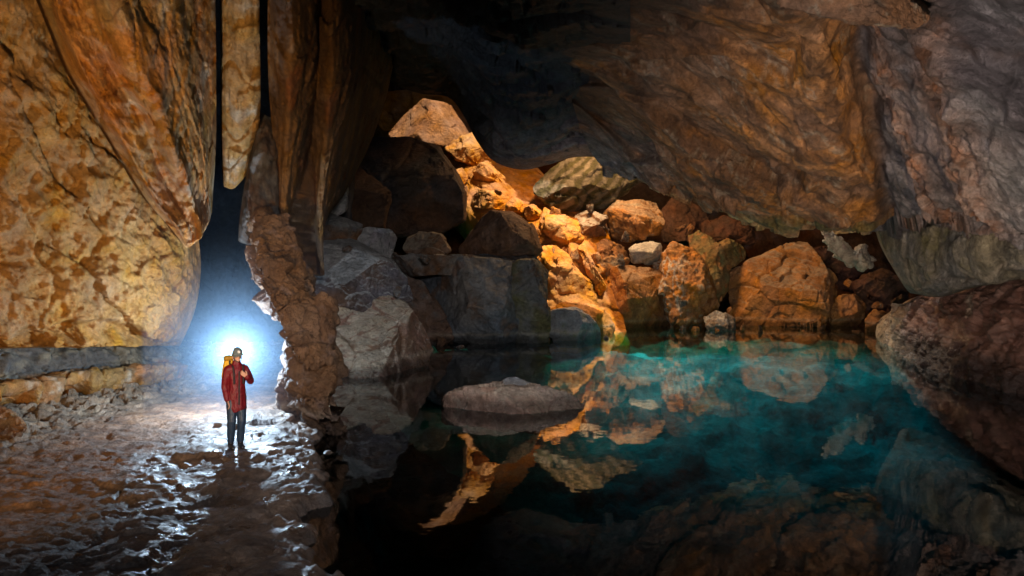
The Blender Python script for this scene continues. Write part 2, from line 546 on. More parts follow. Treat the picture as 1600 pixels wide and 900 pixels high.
def rib_extra(P, U, V):
    w = fbm(P, 1.5, 3, seed=2) * .05
    x = U + w
    d = .45 * np.exp(-((x - .12) / .06) ** 2) - .55 * np.exp(-((x - .30 - .05 * V) / .08) ** 2) * sstep(1, .55, V)
    d += .35 * np.exp(-((x - .48) / .07) ** 2) - .05 * np.exp(-((x - .66) / .02) ** 2) + .10 * np.exp(-((x - .78) / .06) ** 2)
    q = np.stack([x * 9, V * 1.1, P[:, 1] * .1], 1)
    d += .11 * ridged(q, 1.0, 5, 3) + .07 * fbm(q * 3, 1, 3)
    fa, fe, _ = facets(along(P, RIB, .35), .55, 4); d += .13 * fa - .05 * (1 - fe)
    rg = np.exp(-((U - .22) / .12) ** 2) + sstep(.6, .8, V)
    d += .10 * ridged(P, .6, 5, 6) * (.8 + np.clip(rg, 0, 1)) + .08 * facets(P, .35, 14)[0]
    d += .18 * sstep(.66, .86, V + .06 * np.sin(U * 12) + w)         # swollen knuckle at the tip
    return d


rows = [[(40, -60, 11.8), (130, -60, 11.0), (235, -60, 12.1), (336, -60, 15.0)],
        [(72, 20, 12.4), (150, 20, 11.7), (240, 20, 12.7), (337, 20, 15.6)],
        [(112, 115, 13.2), (180, 110, 12.5), (258, 100, 13.3), (338, 110, 16.3)],
        [(178, 225, 14.4), (228, 205, 13.8), (288, 190, 14.7), (338, 195, 17.3)],
        [(230, 312, 15.6), (264, 292, 15.0), (306, 266, 15.8), (336, 258, 18.1)],
        [(272, 362, 16.6), (292, 340, 16.2), (316, 315, 17.3), (333, 300, 18.6)],
        [(290, 386, 17.5), (303, 377, 17.0), (318, 357, 17.2), (331, 332, 18.6)], [(289, 378, 18.7), (303, 368, 18.5), (318, 346, 18.6), (331, 322, 19.2)]]
sheet('rock_buttress', rows, spal(GOLD * 1.05, ORANGE, PALE, s=1.3, seed=5, aniso=(1.6, .7, .7),
                                  streaks=[(ORANGE * 1.15, 3.2, .5, .0, .35, .8), (RUST, 6, .5, .2, .42, .8), (CREAM, 5, .4, .22, .5, .7)]),
      back=(-.75, 1.2, .3), S=1.7, amt=.55, style='rough', extra=rib_extra, curl=.15, nb=.1, seed=8.3,
      label='long orange rock buttress slanting down to a knuckled tip beside the dark fissure', cat='rock')


def slab_extra(P, U, V):
    q = np.stack([U * 4, V * 5, P[:, 1] * .3], 1)
    d = .12 * ridged(q, 1, 4, 5) + .12 * facets(P, .7, 3)[0]
    for v in (.38, .62, .8):
        d = d - .12 * np.exp(-((V - v - .05 * np.sin(U * 5 + v * 9)) / .012) ** 2)
    return d


SL = spal(GOLD, GOLD * .8 + ORANGE * .25, PALE, s=1.3, seed=7, streaks=[(RUST, 4, .1, .2, .5, .7), (UMBER, 5, .0, .3, .5, .6)])
rows = [[(346, -60, 15.8), (376, -60, 15.6), (405, -60, 15.8)], [(347, 60, 16.8), (375, 60, 16.5), (406, 60, 16.8)],
        [(347, 160, 17.8), (374, 165, 17.5), (407, 160, 17.8)], [(348, 240, 18.6), (374, 240, 18.3), (402, 222, 18.8)],
        [(350, 292, 19.2), (366, 294, 19.0), (390, 268, 19.3)]]
sheet('rock_slab', rows, SL, back=(-.62, 1.6, .3), S=1.5, amt=.5, style='rough', extra=slab_extra, curl=.08, nb=.05, seed=9.2,
      label='narrow golden slab wedged between the two black vertical cracks', cat='rock')
rows = [[(419, -60, 15.5), (455, -60, 15.0), (505, -60, 17.5), (545, -60, 22), (600, -60, 28)], [(418, 50, 16.4), (458, 50, 16.0), (500, 50, 18.2), (540, 50, 23), (590, 50, 29)],
        [(419, 120, 17.2), (458, 120, 16.8), (496, 120, 19), (535, 120, 24), (580, 120, 30)], [(424, 190, 18), (455, 200, 17.7), (484, 210, 20), (518, 215, 25), (550, 210, 30)],
        [(432, 262, 18.6), (448, 270, 18.4), (466, 282, 20), (486, 290, 23), (505, 290, 27)], [(436, 340, 19), (446, 345, 18.8), (454, 350, 20.5), (460, 350, 23), (466, 350, 27)], [(444, 430, 20.5), (456, 430, 20), (458, 432, 22), (460, 432, 25), (462, 432, 29)]]
sheet('rock_column', rows, spal(np.array((.26, .125, .035)), BROWN * .7, RUST * .8, s=1.4, seed=6, aniso=(1.5, 1, .4), streaks=[(UMBER, 6, .1, .05, .35, .8), (ORANGE * .8, 7, .1, .25, .5, .6)]),
      back=(.3, 2.2, 0), S=2.2, amt=.7, style='rough', curl=.2, seed=2.7, nb=.1,
      extra=lambda P, U, V: .22 * ridged(np.stack([U * 6, V * 1.5, P[:, 1] * .2], 1), 1, 4, 8) + .2 * facets(P * np.array((1, 1, .5)), .9, 6)[0] + .16 * ridged(P, .7, 5, 9),
      label='dark brown rock column fading into shadow above the grey rocks', cat='rock')
rows = [[(408, 175, 19), (420, 182, 18.5), (438, 188, 19)], [(392, 235, 18.6), (408, 235, 17.9), (438, 245, 18.6)],
        [(380, 300, 18.8), (402, 300, 18.0), (440, 310, 18.8)], [(374, 345, 19), (400, 350, 18.3), (442, 352, 19)], [(372, 376, 19.5), (396, 384, 19), (440, 388, 19.4)]]
sheet('rock_pillar', rows, spal(UMBER, GREY * .8, BROWN, s=.6, seed=12, streaks=[(LIGHTGREY, 5, .3, .2, .5, .8), (DARK * .6, 4, .3, .1, .4, .8)]),
      back=(-.55, 1.8, 0), S=1.6, amt=1.1, style='rough', curl=.3, seed=3.9, nb=.1,
      extra=lambda P, U, V: .30 * ridged(P * np.array((1, 1, .5)), .5, 5, 3) + .14 * facets(P, .5, 3)[0],
      label='ragged black and grey pillar standing under the dark crack', cat='rock')
boulder('rock_ridge', 'dark brown broken ridge of rock sloping down between the lit passage and the pool',
        [[(368, 330), (446, 335), (494, 430), (516, 520), (514, 566), (462, 530), (436, 496), (405, 446), (383, 396)],
         [(461, 532), (514, 510), (524, 600), (532, 690), (505, 724), (430, 708), (452, 645), (475, 590)]], 14.9, 2.0,
        pal(np.array((.19, .105, .055)), BROWN * .7, PINK * .5, s=.7), cat='rock', mat=M_WALL, amt=1.3, style='block', facet=10, shrink=.86, bulge=.5, apex=[(440, 420, -.2), (485, 500, -.7)], tilt=.008)
rows = [[(250, y, 36), (350, y, 40), (440, y, 38), (540, y, 34)] for y in (-80, 120, 300, 480, 660)]
sheet('passage_back_wall', rows, spal(NAVY, DARK, SLATE * .6, s=3), back=(0, 2, 0), S=4, amt=.8, mat=M_FAR, kind='structure', res=5)


def ledge_extra(P, U, V):
    lip = V > .40
    fa, fe, _ = facets(P, .8, 31, .8, .3); low = sstep(.42, .34, V)
    d = .12 * fbm(P, .5, 4, .6, 7)
    d += low * (.22 * fa - .12 * (1 - fe) + .12 * ridged(P * np.array((.5, .5, 2)), .5, 5, 3))
    hol = np.maximum(0, np.sin(U * 30 + 3 * fbm(P, 2.5, 2, seed=3))) ** .7 * sstep(.72, .35, U)
    d -= .55 * hol * sstep(.52, .66, V) * sstep(1.05, .85, V)
    d -= .10 * np.exp(-((np.sin(U * 37 + 2 * fbm(P, 1, 2, seed=4))) / .12) ** 2) * lip
    return d


rows = []
for (yt, yl, yb, yf), dd, x in (((540, 612, 700, 735), 13.2, -260), ((540, 606, 678, 705), 14.8, -80), ((541, 598, 655, 672), 16.6, 20), ((540, 585, 632, 650), 18.2, 110),
                                ((540, 576, 612, 628), 19.6, 190), ((540, 570, 600, 610), 20.8, 245), ((541, 568, 596, 603), 21.6, 276), ((542, 570, 590, 600), 22.4, 288)):
    rows.append([(x, yt - 6, dd + 1.9), (x, yt + 10, dd + 1.2), (x, yl - 6, dd + 1.0), (x, yl, dd + .1), (x, (yl + yb) / 2 - 8, dd - .25), (x, yb, dd + .15), (x, yf, dd + .6)])
rows = np.array(rows).transpose(1, 0, 2)
rows[:, -1, 0] = [276, 276, 276, 290, 294, 290, 290]


def ledge_uv(out, P, n, U, V):
    w = .03 * fbm(P, .8, 3, seed=2)
    g = mix(np.broadcast_to(GREY * .8, P.shape), np.array((.34, .29, .20)), sstep(-.2, .4, fbm(P * np.array((.4, .4, 2)), .7, 5, .65, 4)))
    g = mix(g, DARK, sstep(.12, .3, fbm(P, .5, 5, .65, 14)) * .7)
    return mix(g, out, sstep(.36, .42, V + w))


sheet('rock_ledge', rows, spal(ORANGE, GOLD * .9, CREAM, s=.9, seed=17, streaks=[(UMBER, 9, .2, .2, .5, .8)], uv=ledge_uv),
      back=(-2.2, 1.8, -.1), S=1.3, amt=.7, style='rough', extra=ledge_extra, seed=6.6,
      label='low orange hollowed ledge under a flat grey band at the foot of the golden wall', cat='rock')

# ---- CENTRE TOP: black ceiling
cx = (420, 545, 600, 655, 700, 724, 745, 772, 815, 855, 905, 985)
yb = (150, 118, 128, 146, 152, 180, 220, 252, 265, 258, 245, 250)
db = (36.5,) * 12
rows = [[(x, y + (-90 - y) * (1 - t), 12.5 + (d - 12.5) * t ** 1.3) for x, y, d in zip(cx, yb, db)] for t in (0, .3, .6, .85, 1)]
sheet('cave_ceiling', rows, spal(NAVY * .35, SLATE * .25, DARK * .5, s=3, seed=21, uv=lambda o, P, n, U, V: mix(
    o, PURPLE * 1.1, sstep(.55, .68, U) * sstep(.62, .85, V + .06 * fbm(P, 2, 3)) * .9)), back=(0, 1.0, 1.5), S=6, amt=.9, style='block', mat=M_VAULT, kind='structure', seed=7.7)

# ---- RIGHT TOP: the vault


SWEEP = W(1310, 330, 25) - W(1030, 105, 22.5); SWEEP /= np.linalg.norm(SWEEP)


def slabs(P, s, k, seed, warp=.15):
    """long broken slabs sweeping down to the right; 0 at their joints"""
    a, e, c = facets(along(P, SWEEP, k), s, seed, 1.0, warp)
    return a * sstep(0, 1, e), e, c


def vault_extra(P, U, V):
    a, e, c = slabs(P, 2.8, .6, 9); d = .95 * a - .10 * (1 - e)
    a, e, c = slabs(P, 1.1, .6, 19); d += .24 * a - .05 * (1 - e)
    a, e, c = slabs(P, .42, .5, 23); d += .06 * a - .03 * (1 - e)
    d += .4 * fbm(P, 4, 4, seed=6) + .10 * ridged(along(P, SWEEP, .6), 1.6, 5, 8) + .05 * ridged(P, .5, 5, 12)
    k = fbm(P, 1.2, 3, seed=12); right = sstep(.56, .62, U)
    bd = np.clip(np.exp(-((U - .645 - .10 * (V - .2) + .05 * k) / .035) ** 2) + np.exp(-((U - .80 - .10 * (V - .5) + .05 * k) / .045) ** 2) + .8 * sstep(.78, .9, V), 0, 1)
    fa, fe, _ = facets(P, .9, 4)
    d += right * bd * (.34 * ridged(P, .8, 5, 5) + .22 * fa * fe)
    d -= .5 * np.exp(-(((U - .42) / .03) ** 2 + ((V - .62) / .05) ** 2))
    d -= .5 * np.exp(-((U - .575 + .02 * k) / .018) ** 2) * sstep(.05, .3, V)
    return d


def vault_uv(out, P, n, U, V):
    w = .10 * fbm(P, 2.5, 5, .6, 3)
    A = along(P, SWEEP, .5)
    a1, e1, c1 = facets(A, 2.0, 9, 1.0, .3)
    zone = sstep(.62, .52, U + w) * sstep(.0, .10, U + w)
    st = fbm(A, 1.3, 6, .62, 2)
    br = mix(np.broadcast_to(np.array((.15, .075, .04)), P.shape), np.array((.27, .135, .065)), c1)
    br = mix(br, np.array((.46, .19, .048)), sstep(-.02, .32, st) * .9)
    br = mix(br, np.array((.48, .21, .055)), sstep(.22, .02, np.abs(U - .38 - .10 * V + w * .8)) * sstep(-.25, .25, st) * .8)
    br = mix(br, UMBER * .8, sstep(.10, .36, fbm(A, .9, 5, .6, 9)) * .75)
    out = mix(out, br, zone)
    out = mix(out, PALE * .75, np.exp(-(np.abs(fbm(along(P, SWEEP, .45), 1.9, 5, .6, 5)) / .022) ** 2) * .5 * zone)
    out = mix(out, SLATE * 1.7, sstep(.17, .03, U + w * .7) * sstep(.4, .75, V) * .9)
    out = mix(out, MOSS, sstep(.74, .80, V + w * .5) * sstep(.2, .3, U) * sstep(.58, .52, U) * .75)
    right = sstep(.56, .60, U + .3 * w)
    g = mix(np.broadcast_to(PURPLE * .55, P.shape), np.array((.215, .20, .21)), sstep(-.2, .3, fbm(A, 1.3, 5, .6, 11)) * .6 + .4 * c1)
    g = mix(g, np.array((.27, .265, .28)), sstep(.74, .86, U + w) * sstep(.42, .6, V) * .7)
    band = np.exp(-((U - .645 - .10 * (V - .2) + w * .6) / .03) ** 2) + np.exp(-((U - .80 - .10 * (V - .5) + w * .6) / .04) ** 2)
    t = sstep(-.15, .25, fbm(P, .5, 4, .65, 2))
    g = mix(g, mix(np.broadcast_to(PINK * .9, P.shape), np.array((.28, .12, .055)), t), np.clip(band, 0, 1) * .85)
    g = mix(g, UMBER, sstep(.0, .25, fbm(P, 1.5, 4, .6, 14)) * sstep(.6, .35, V) * .5)
    out = mix(out, g, right)
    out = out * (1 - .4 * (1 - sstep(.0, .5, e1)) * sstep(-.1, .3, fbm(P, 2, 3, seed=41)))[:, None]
    out = mix(out, mix(np.broadcast_to(np.array((.64, .42, .19)), P.shape), np.array((.36, .18, .07)), sstep(-.2, .3, fbm(P, .9, 4, .6, 17))), sstep(.825, .865, V + w * .25) * sstep(.06, .12, U) * sstep(.60, .54, U))   # buff colour under the lip
    # shade towards the roof painted into the colour
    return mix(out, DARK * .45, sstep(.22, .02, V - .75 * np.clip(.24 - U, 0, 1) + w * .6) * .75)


def lip_post(P, U, V):
    k = sstep(.55, .83, V)
    P = P.copy(); Q = P * np.array((1, .5, .3))
    P[:, 2] += k * (.55 * facets(Q, 2.2, 13)[0] + .22 * facets(Q, .9, 14)[0] + .3 * fbm(Q, 1.2, 4, .6, 5))
    return P


rows = [[(860, -90, 14), (1020, -90, 14), (1160, -90, 13.8), (1280, -90, 14), (1350, -90, 14.2), (1430, -80, 13.2), (1560, -70, 11.8), (1780, -60, 10)],
        [(870, 30, 19.5), (1020, 30, 18.8), (1160, 25, 17.6), (1270, 30, 17.2), (1335, 30, 18), (1415, 35, 16.6), (1535, 32, 14.8), (1770, 28, 12)],
        [(885, 120, 25.5), (1025, 122, 22.8), (1165, 120, 20.2), (1285, 130, 19.2), (1348, 135, 20.4), (1425, 140, 18.8), (1540, 138, 16.7), (1770, 135, 13)],
        [(905, 195, 30), (1035, 210, 26.4), (1170, 218, 23), (1302, 232, 21.5), (1370, 232, 22.4), (1445, 238, 20.1), (1550, 242, 17.7), (1770, 252, 14)],
        [(925, 238, 32.3), (1042, 275, 29.5), (1165, 305, 27), (1285, 315, 25), (1385, 315, 24.8), (1466, 318, 21.4), (1562, 327, 18.8), (1780, 348, 15)],
        [(945, 258, 33), (1046, 294, 31.2), (1162, 344, 29.8), (1270, 357, 27.5), (1396, 344, 26.2), (1478, 354, 22.8), (1576, 364, 19.9), (1790, 396, 16.2)]]
rows.append([(x * 1.0 + (CX - x) * (1 - d / (d + u)), HY + (y - HY) * d / (d + u), d + u) for (x, y, d), u in zip(rows[-1], (.8, .8, 2.0, 2.2, 2.2, 2, 2, 2))])
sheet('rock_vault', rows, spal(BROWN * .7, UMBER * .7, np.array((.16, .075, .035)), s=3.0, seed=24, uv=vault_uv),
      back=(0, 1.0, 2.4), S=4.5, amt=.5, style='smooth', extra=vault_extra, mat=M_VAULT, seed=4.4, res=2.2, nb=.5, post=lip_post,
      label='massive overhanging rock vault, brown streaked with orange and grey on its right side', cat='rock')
rows = [[(1366, 338, 28.5), (1455, 335, 25), (1530, 345, 22), (1640, 355, 19), (1780, 380, 16)], [(1378, 372, 27.5), (1458, 372, 24.3), (1530, 380, 21.6), (1640, 385, 18.8), (1780, 410, 16)],
        [(1392, 412, 27), (1462, 418, 24), (1530, 412, 21.8), (1640, 408, 19), (1780, 430, 16.4)], [(1412, 446, 27), (1468, 454, 24.6), (1530, 440, 22.6), (1640, 426, 20), (1780, 446, 17)],
        [(1422, 458, 28), (1470, 464, 26), (1530, 448, 24), (1640, 434, 21.4), (1780, 455, 18)]]
sheet('rock_spur', rows, spal(np.array((.25, .21, .14)), GREY, OLIVE, s=1.6, seed=29, streaks=[(PALE, 2.2, 1.6, .2, .5, .6), (RUST * .9, 1.6, 1.4, .2, .5, .6)]),
      back=(.6, 2, .6), S=2.4, amt=.8, style='block', curl=.3, mat=M_VAULT, seed=6.1,
      label='olive grey rock spur hanging below the right rock face, above the pink bank', cat='rock')


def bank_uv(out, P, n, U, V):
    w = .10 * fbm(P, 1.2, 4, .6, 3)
    out = out * (1 - .85 * sstep(1.2, .35, P[:, 2] + .5 * fbm(P, .8, 4, .6, 9)))[:, None]      # damp band, plus the bank foot's shade painted in
    return mix(out, CREAM * .75, sstep(.30, .10, U + w) * (.5 + .5 * sstep(-.2, .3, fbm(P, .5, 4, .6, 6))))


rows = [[(1392, 486, 38.5), (1430, 464, 34), (1490, 450, 29), (1580, 428, 24.5), (1760, 398, 20)], [(1374, 500, 37.4), (1432, 486, 32.2), (1490, 476, 27.4), (1590, 468, 23), (1770, 452, 19)],
        [(1368, 520, 36.6), (1428, 520, 31), (1490, 516, 26.2), (1595, 520, 21.8), (1775, 528, 18.2)], [(1372, 536, 36), (1434, 552, 29.6), (1492, 562, 25.0), (1595, 575, 21.2), (1780, 592, 17.8)],
        [(1382, 546, 35.4), (1442, 578, 27.6), (1498, 594, 24.2), (1598, 612, 20.8), (1784, 648, 17.5)], [(1390, 556, 36), (1446, 596, 28.4), (1500, 618, 25), (1600, 640, 21.8), (1790, 690, 18.4)]]
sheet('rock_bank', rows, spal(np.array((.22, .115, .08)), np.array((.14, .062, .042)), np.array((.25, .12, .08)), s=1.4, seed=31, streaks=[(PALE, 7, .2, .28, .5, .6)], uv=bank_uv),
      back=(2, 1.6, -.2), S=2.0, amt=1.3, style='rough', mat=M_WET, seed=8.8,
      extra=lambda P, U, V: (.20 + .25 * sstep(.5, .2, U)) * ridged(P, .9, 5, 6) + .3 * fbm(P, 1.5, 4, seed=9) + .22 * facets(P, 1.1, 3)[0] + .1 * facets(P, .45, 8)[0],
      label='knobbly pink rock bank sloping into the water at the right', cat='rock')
boulder('rock_shelf', 'thin brown rock shelf hanging out of the blackness at the top of the cave', [(1205, -40), (1215, 4), (1270, 20), (1340, 36), (1430, 44), (1462, 20), (1450, -40)], 13.2, 2.0,
        pal(np.array((.20, .10, .05)), BROWN, PALE * .5, s=.6), amt=.7, style='rough', mat=M_VAULT)
boulder('rock_flake', 'pale tan flake of rock hanging under the vault lip above the round orange boulders',
        [[(1284, 358), (1298, 357), (1326, 384), (1340, 404), (1330, 417), (1306, 398)], [(1322, 404), (1340, 388), (1362, 380), (1380, 400), (1372, 416), (1345, 421)]], 34, 1.2,
        pal(PALE, CREAM * .8, PINK, s=.5), amt=1.2, style='block', mat=M_ROCK)

# ---- CENTRE LEFT: dim boulders
g = 'shadowed boulders between the passage and the pool'
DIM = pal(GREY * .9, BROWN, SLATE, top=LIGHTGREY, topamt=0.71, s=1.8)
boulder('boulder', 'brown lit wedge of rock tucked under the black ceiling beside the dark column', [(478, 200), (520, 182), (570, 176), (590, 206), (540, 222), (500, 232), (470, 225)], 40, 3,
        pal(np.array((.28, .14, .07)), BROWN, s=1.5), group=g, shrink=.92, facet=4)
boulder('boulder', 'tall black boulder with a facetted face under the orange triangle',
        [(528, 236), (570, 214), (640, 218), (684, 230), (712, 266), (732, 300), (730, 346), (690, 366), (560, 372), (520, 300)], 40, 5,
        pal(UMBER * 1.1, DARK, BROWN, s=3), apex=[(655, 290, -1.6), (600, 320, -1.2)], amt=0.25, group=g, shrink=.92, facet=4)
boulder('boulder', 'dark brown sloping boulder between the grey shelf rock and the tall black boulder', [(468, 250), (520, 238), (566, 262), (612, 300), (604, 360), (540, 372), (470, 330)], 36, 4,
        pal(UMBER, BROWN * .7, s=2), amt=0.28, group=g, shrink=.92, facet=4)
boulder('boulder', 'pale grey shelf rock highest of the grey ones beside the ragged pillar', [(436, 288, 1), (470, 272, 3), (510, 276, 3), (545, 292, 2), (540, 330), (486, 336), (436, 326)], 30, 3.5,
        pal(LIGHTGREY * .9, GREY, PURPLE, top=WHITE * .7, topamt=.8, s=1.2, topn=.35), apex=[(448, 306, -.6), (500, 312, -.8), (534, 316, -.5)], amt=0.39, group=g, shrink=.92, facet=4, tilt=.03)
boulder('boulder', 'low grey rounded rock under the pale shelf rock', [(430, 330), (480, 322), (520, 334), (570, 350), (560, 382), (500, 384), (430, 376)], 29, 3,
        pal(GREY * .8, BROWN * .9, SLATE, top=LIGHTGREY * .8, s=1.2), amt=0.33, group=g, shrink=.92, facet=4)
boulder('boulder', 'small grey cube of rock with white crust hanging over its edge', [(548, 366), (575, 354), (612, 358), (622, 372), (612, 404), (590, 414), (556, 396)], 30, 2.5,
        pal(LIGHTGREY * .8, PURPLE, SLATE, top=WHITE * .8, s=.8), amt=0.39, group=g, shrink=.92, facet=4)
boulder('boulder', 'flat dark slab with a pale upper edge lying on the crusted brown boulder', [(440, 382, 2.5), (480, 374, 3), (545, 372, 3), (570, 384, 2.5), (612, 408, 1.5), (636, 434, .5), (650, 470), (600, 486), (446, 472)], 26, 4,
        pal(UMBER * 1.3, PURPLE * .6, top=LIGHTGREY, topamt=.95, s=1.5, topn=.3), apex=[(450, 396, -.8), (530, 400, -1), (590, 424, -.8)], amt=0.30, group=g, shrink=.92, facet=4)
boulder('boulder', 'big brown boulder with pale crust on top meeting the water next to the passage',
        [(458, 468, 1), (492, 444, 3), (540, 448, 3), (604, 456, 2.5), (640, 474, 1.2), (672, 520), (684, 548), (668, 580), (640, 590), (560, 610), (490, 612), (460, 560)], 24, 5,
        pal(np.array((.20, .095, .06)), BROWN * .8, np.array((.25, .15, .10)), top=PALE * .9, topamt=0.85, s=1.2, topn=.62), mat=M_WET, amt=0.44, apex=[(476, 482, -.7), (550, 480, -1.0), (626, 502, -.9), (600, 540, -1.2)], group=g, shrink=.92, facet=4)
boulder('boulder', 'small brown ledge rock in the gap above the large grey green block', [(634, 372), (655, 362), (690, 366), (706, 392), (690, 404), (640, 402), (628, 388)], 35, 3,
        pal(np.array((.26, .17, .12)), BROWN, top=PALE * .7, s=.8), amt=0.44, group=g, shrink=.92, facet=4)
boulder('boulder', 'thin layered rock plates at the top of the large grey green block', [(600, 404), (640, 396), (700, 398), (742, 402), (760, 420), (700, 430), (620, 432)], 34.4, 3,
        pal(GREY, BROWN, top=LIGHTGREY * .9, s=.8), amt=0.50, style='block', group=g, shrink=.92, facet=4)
boulder('boulder', 'brown hump backed block resting on the large grey green block', [(712, 392), (740, 352), (765, 328), (800, 330), (832, 352), (850, 392), (840, 402), (720, 404)], 37.5, 3.5,
        pal(np.array((.19, .11, .075)), BROWN, UMBER, s=1.5), amt=0.28, apex=[(762, 352, -.9), (824, 378, -1.6), (745, 385, -1.2)], group=g, shrink=.92, facet=4)
boulder('boulder', 'large grey green block with a straight vertical edge standing in the pool',
        [(628, 420), (700, 402), (770, 398), (836, 402), (856, 420), (858, 500), (858, 540), (800, 545), (690, 545), (650, 500), (622, 450)], 35.5, 6,
        pal(GREY * .95, SLATE, BROWN, s=2.5), amt=0.30, apex=[(775, 470, -2.4), (690, 424, -.5), (820, 424, -1.2)], group=g, shrink=.92, facet=4, mat=M_ROCK)
boulder('boulder', 'mossy olive face stone at the corner of the large grey green block', [(760, 428), (800, 408), (840, 406), (856, 424), (858, 500), (858, 540), (790, 544), (760, 500)], 34.3, 4,
        pal(OLIVE * .8, GREY * .8, BROWN * .8, s=1.5), amt=0.33, bulge=.5, group=g, shrink=.92, facet=4)
boulder('boulder', 'brown stained stone under the layered plates, left of the grey green face', [(560, 436), (620, 424), (660, 440), (700, 500), (714, 530), (690, 548), (640, 520), (590, 480)], 34, 4,
        pal(np.array((.19, .12, .09)), BROWN * .8, GREY, s=1.2), amt=0.44, group=g, shrink=.92, facet=4)
boulder('boulder', 'small grey boulder in front of the sunlit wedge at the water', [(846, 492), (862, 484), (900, 480), (922, 492), (940, 514), (944, 540), (870, 544), (852, 520)], 36, 2,
        pal(SLATE * 1.2, GREY, MOSS, top=LIGHTGREY, topamt=0.60, s=1.0), apex=[(884, 498, -.5), (925, 510, -.1)], mat=M_WET, amt=0.33, group=g, shrink=.92, facet=4)

# ---- the sunlit ramp and its stones
SUNP = pal(np.array((.62, .26, .042)), np.array((.52, .195, .03)), np.array((.42, .145, .025)), s=2.0)
g = 'sunlit orange stones in the light shaft'
rows = [[(560, 150, 62), (640, 140, 61), (720, 150, 60), (790, 190, 60)], [(600, 205, 60), (660, 200, 59), (740, 210, 57), (830, 250, 56)],
        [(660, 260, 56), (715, 250, 54), (780, 270, 53), (880, 300, 52)], [(720, 320, 50), (775, 310, 49), (840, 320, 48), (930, 330, 48)],
        [(790, 390, 46), (838, 380, 44.5), (890, 380, 44), (960, 390, 45)], [(815, 450, 43), (860, 445, 42), (905, 440, 42), (970, 450, 43.5)],
        [(825, 500, 41), (865, 490, 40), (915, 490, 40), (975, 500, 41.5)], [(835, 545, 39), (870, 540, 38), (925, 540, 38), (985, 540, 39)]]
rows = [[(x, y, d + 1.0) for x, y, d in r] for r in rows]
sheet('rock_ramp', rows, lambda P, n, S, U, V: SUNP(P, n, S), back=(0, 2.5, -2), S=3.2, amt=.9, style='block', mat=M_SUN, seed=3.3,
      label='orange rock ramp climbing through the shaft of daylight', cat='rock')
boulder('boulder', 'flat orange triangular rock face at the top of the light shaft', [(596, 210), (628, 180), (662, 154), (715, 166), (738, 186), (760, 240), (700, 224), (640, 222)], 55, 4,
        pal(np.array((.44, .19, .065)), np.array((.34, .13, .04)), s=2), amt=.22, bulge=.25, facet=2, shrink=.9, tilt=.012, group=g)
for k, (ol, d, lb) in enumerate((
        ([(690, 226), (715, 214), (745, 200), (768, 230), (775, 262), (740, 262), (712, 250)], 53, 'orange stone with a white crest just below the triangular face'),
        ([(704, 268), (722, 262), (732, 278), (722, 292), (706, 286)], 51.2, 'small round pinkish stone at the shadow edge high in the shaft'),
        ([(738, 262), (760, 250), (790, 276), (796, 296), (760, 290), (742, 278)], 51, 'angular orange block beside the small round pinkish stone'),
        ([(728, 304), (750, 296), (790, 300), (812, 312), (790, 330), (730, 322)], 48.5, 'low orange step with a white lip midway up the shaft'),
        ([(790, 318), (802, 308), (816, 314), (818, 332), (806, 338), (792, 332)], 47.2, 'bright yellow orange wedge stone on the step'),
        ([(818, 324), (834, 318), (846, 330), (842, 346), (822, 344)], 46.6, 'orange round stone between the yellow wedge and the upright white chip'),
        ([(844, 346), (850, 322), (862, 330), (858, 362), (846, 366)], 45.4, 'upright pale chip of stone at the foot of the step'),
        ([(852, 330), (880, 336), (904, 346), (912, 376), (884, 392), (860, 378), (850, 360)], 44.4, 'cracked orange block under the upright pale chip'),
        ([(838, 384), (862, 378), (886, 396), (930, 446), (936, 476), (866, 478), (854, 430)], 42, 'large bright orange face in the middle of the shaft'),
        ([(900, 382), (912, 376), (936, 430), (948, 452), (938, 462), (918, 430)], 42.2, 'thin orange fin leaning beside the large bright face'),
        ([(858, 484), (880, 470), (930, 474), (956, 490), (966, 514), (958, 540), (900, 540), (862, 520)], 38.6, 'brightest orange wedge sloping into the pool behind the small grey boulder'))):
    boulder('boulder', lb, ol, d, 2.0, pal(np.array((.70, .30, .05)), np.array((.58, .22, .032)), np.array((.46, .16, .025)), top=CREAM, topamt=.3, s=1.2, seed=k, topn=1.0), amt=.6, group=g, mat=M_SUN, facet=12)

# ---- RIGHT: the boulder heap
g = 'boulder heap on the far shore'
HO = np.array((.55, .25, .07)); HB = np.array((.38, .155, .045))
boulder('boulder', 'slanting slab striped olive and tan above the heap', [(826, 292), (862, 262), (882, 238), (905, 236), (950, 262), (1015, 282), (990, 300), (946, 328), (900, 332), (850, 318)], 47, 3,
        lambda P, n, S: mix(np.broadcast_to(OLIVE * .45, P.shape), PALE * .42, sstep(-.7, .9, np.sin((P[:, 0] * 1.0 - P[:, 2] * 1.0 + .9 * fbm(P, 1.6, 4)) * 7.5) + .9 * fbm(P, .9, 4, .6, 3)) * .8) * (1 + .5 * fbm(P, .5, 4))[:, None],
        amt=.4, bulge=.7, group=g)
boulder('boulder', 'grey white topped stone between the sunlit blocks and the squarish orange block', [(896, 334), (920, 326), (948, 340), (950, 372), (926, 386), (900, 372)], 46, 2.5,
        pal(HB, BROWN * 1.2, top=WHITE * .8, s=1), amt=.7, group=g)
boulder('boulder', 'squarish orange block with flat top, uppermost of the heap', [(944, 334), (962, 314), (1008, 310), (1034, 312), (1040, 346), (1030, 366), (985, 380), (956, 372)], 47, 3.5,
        pal(HO, HB, PALE * .7, top=PALE, topamt=.5, s=1.2), apex=[(1005, 340, -1.5)], amt=.5, group=g)
boulder('boulder', 'small whitish stone wedged under the squarish orange block', [(984, 386), (1004, 378), (1034, 382), (1036, 402), (1016, 414), (986, 410)], 45, 2,
        pal(LIGHTGREY * 1.1, PALE, top=WHITE, topamt=.5, s=.8), amt=.7, group=g)
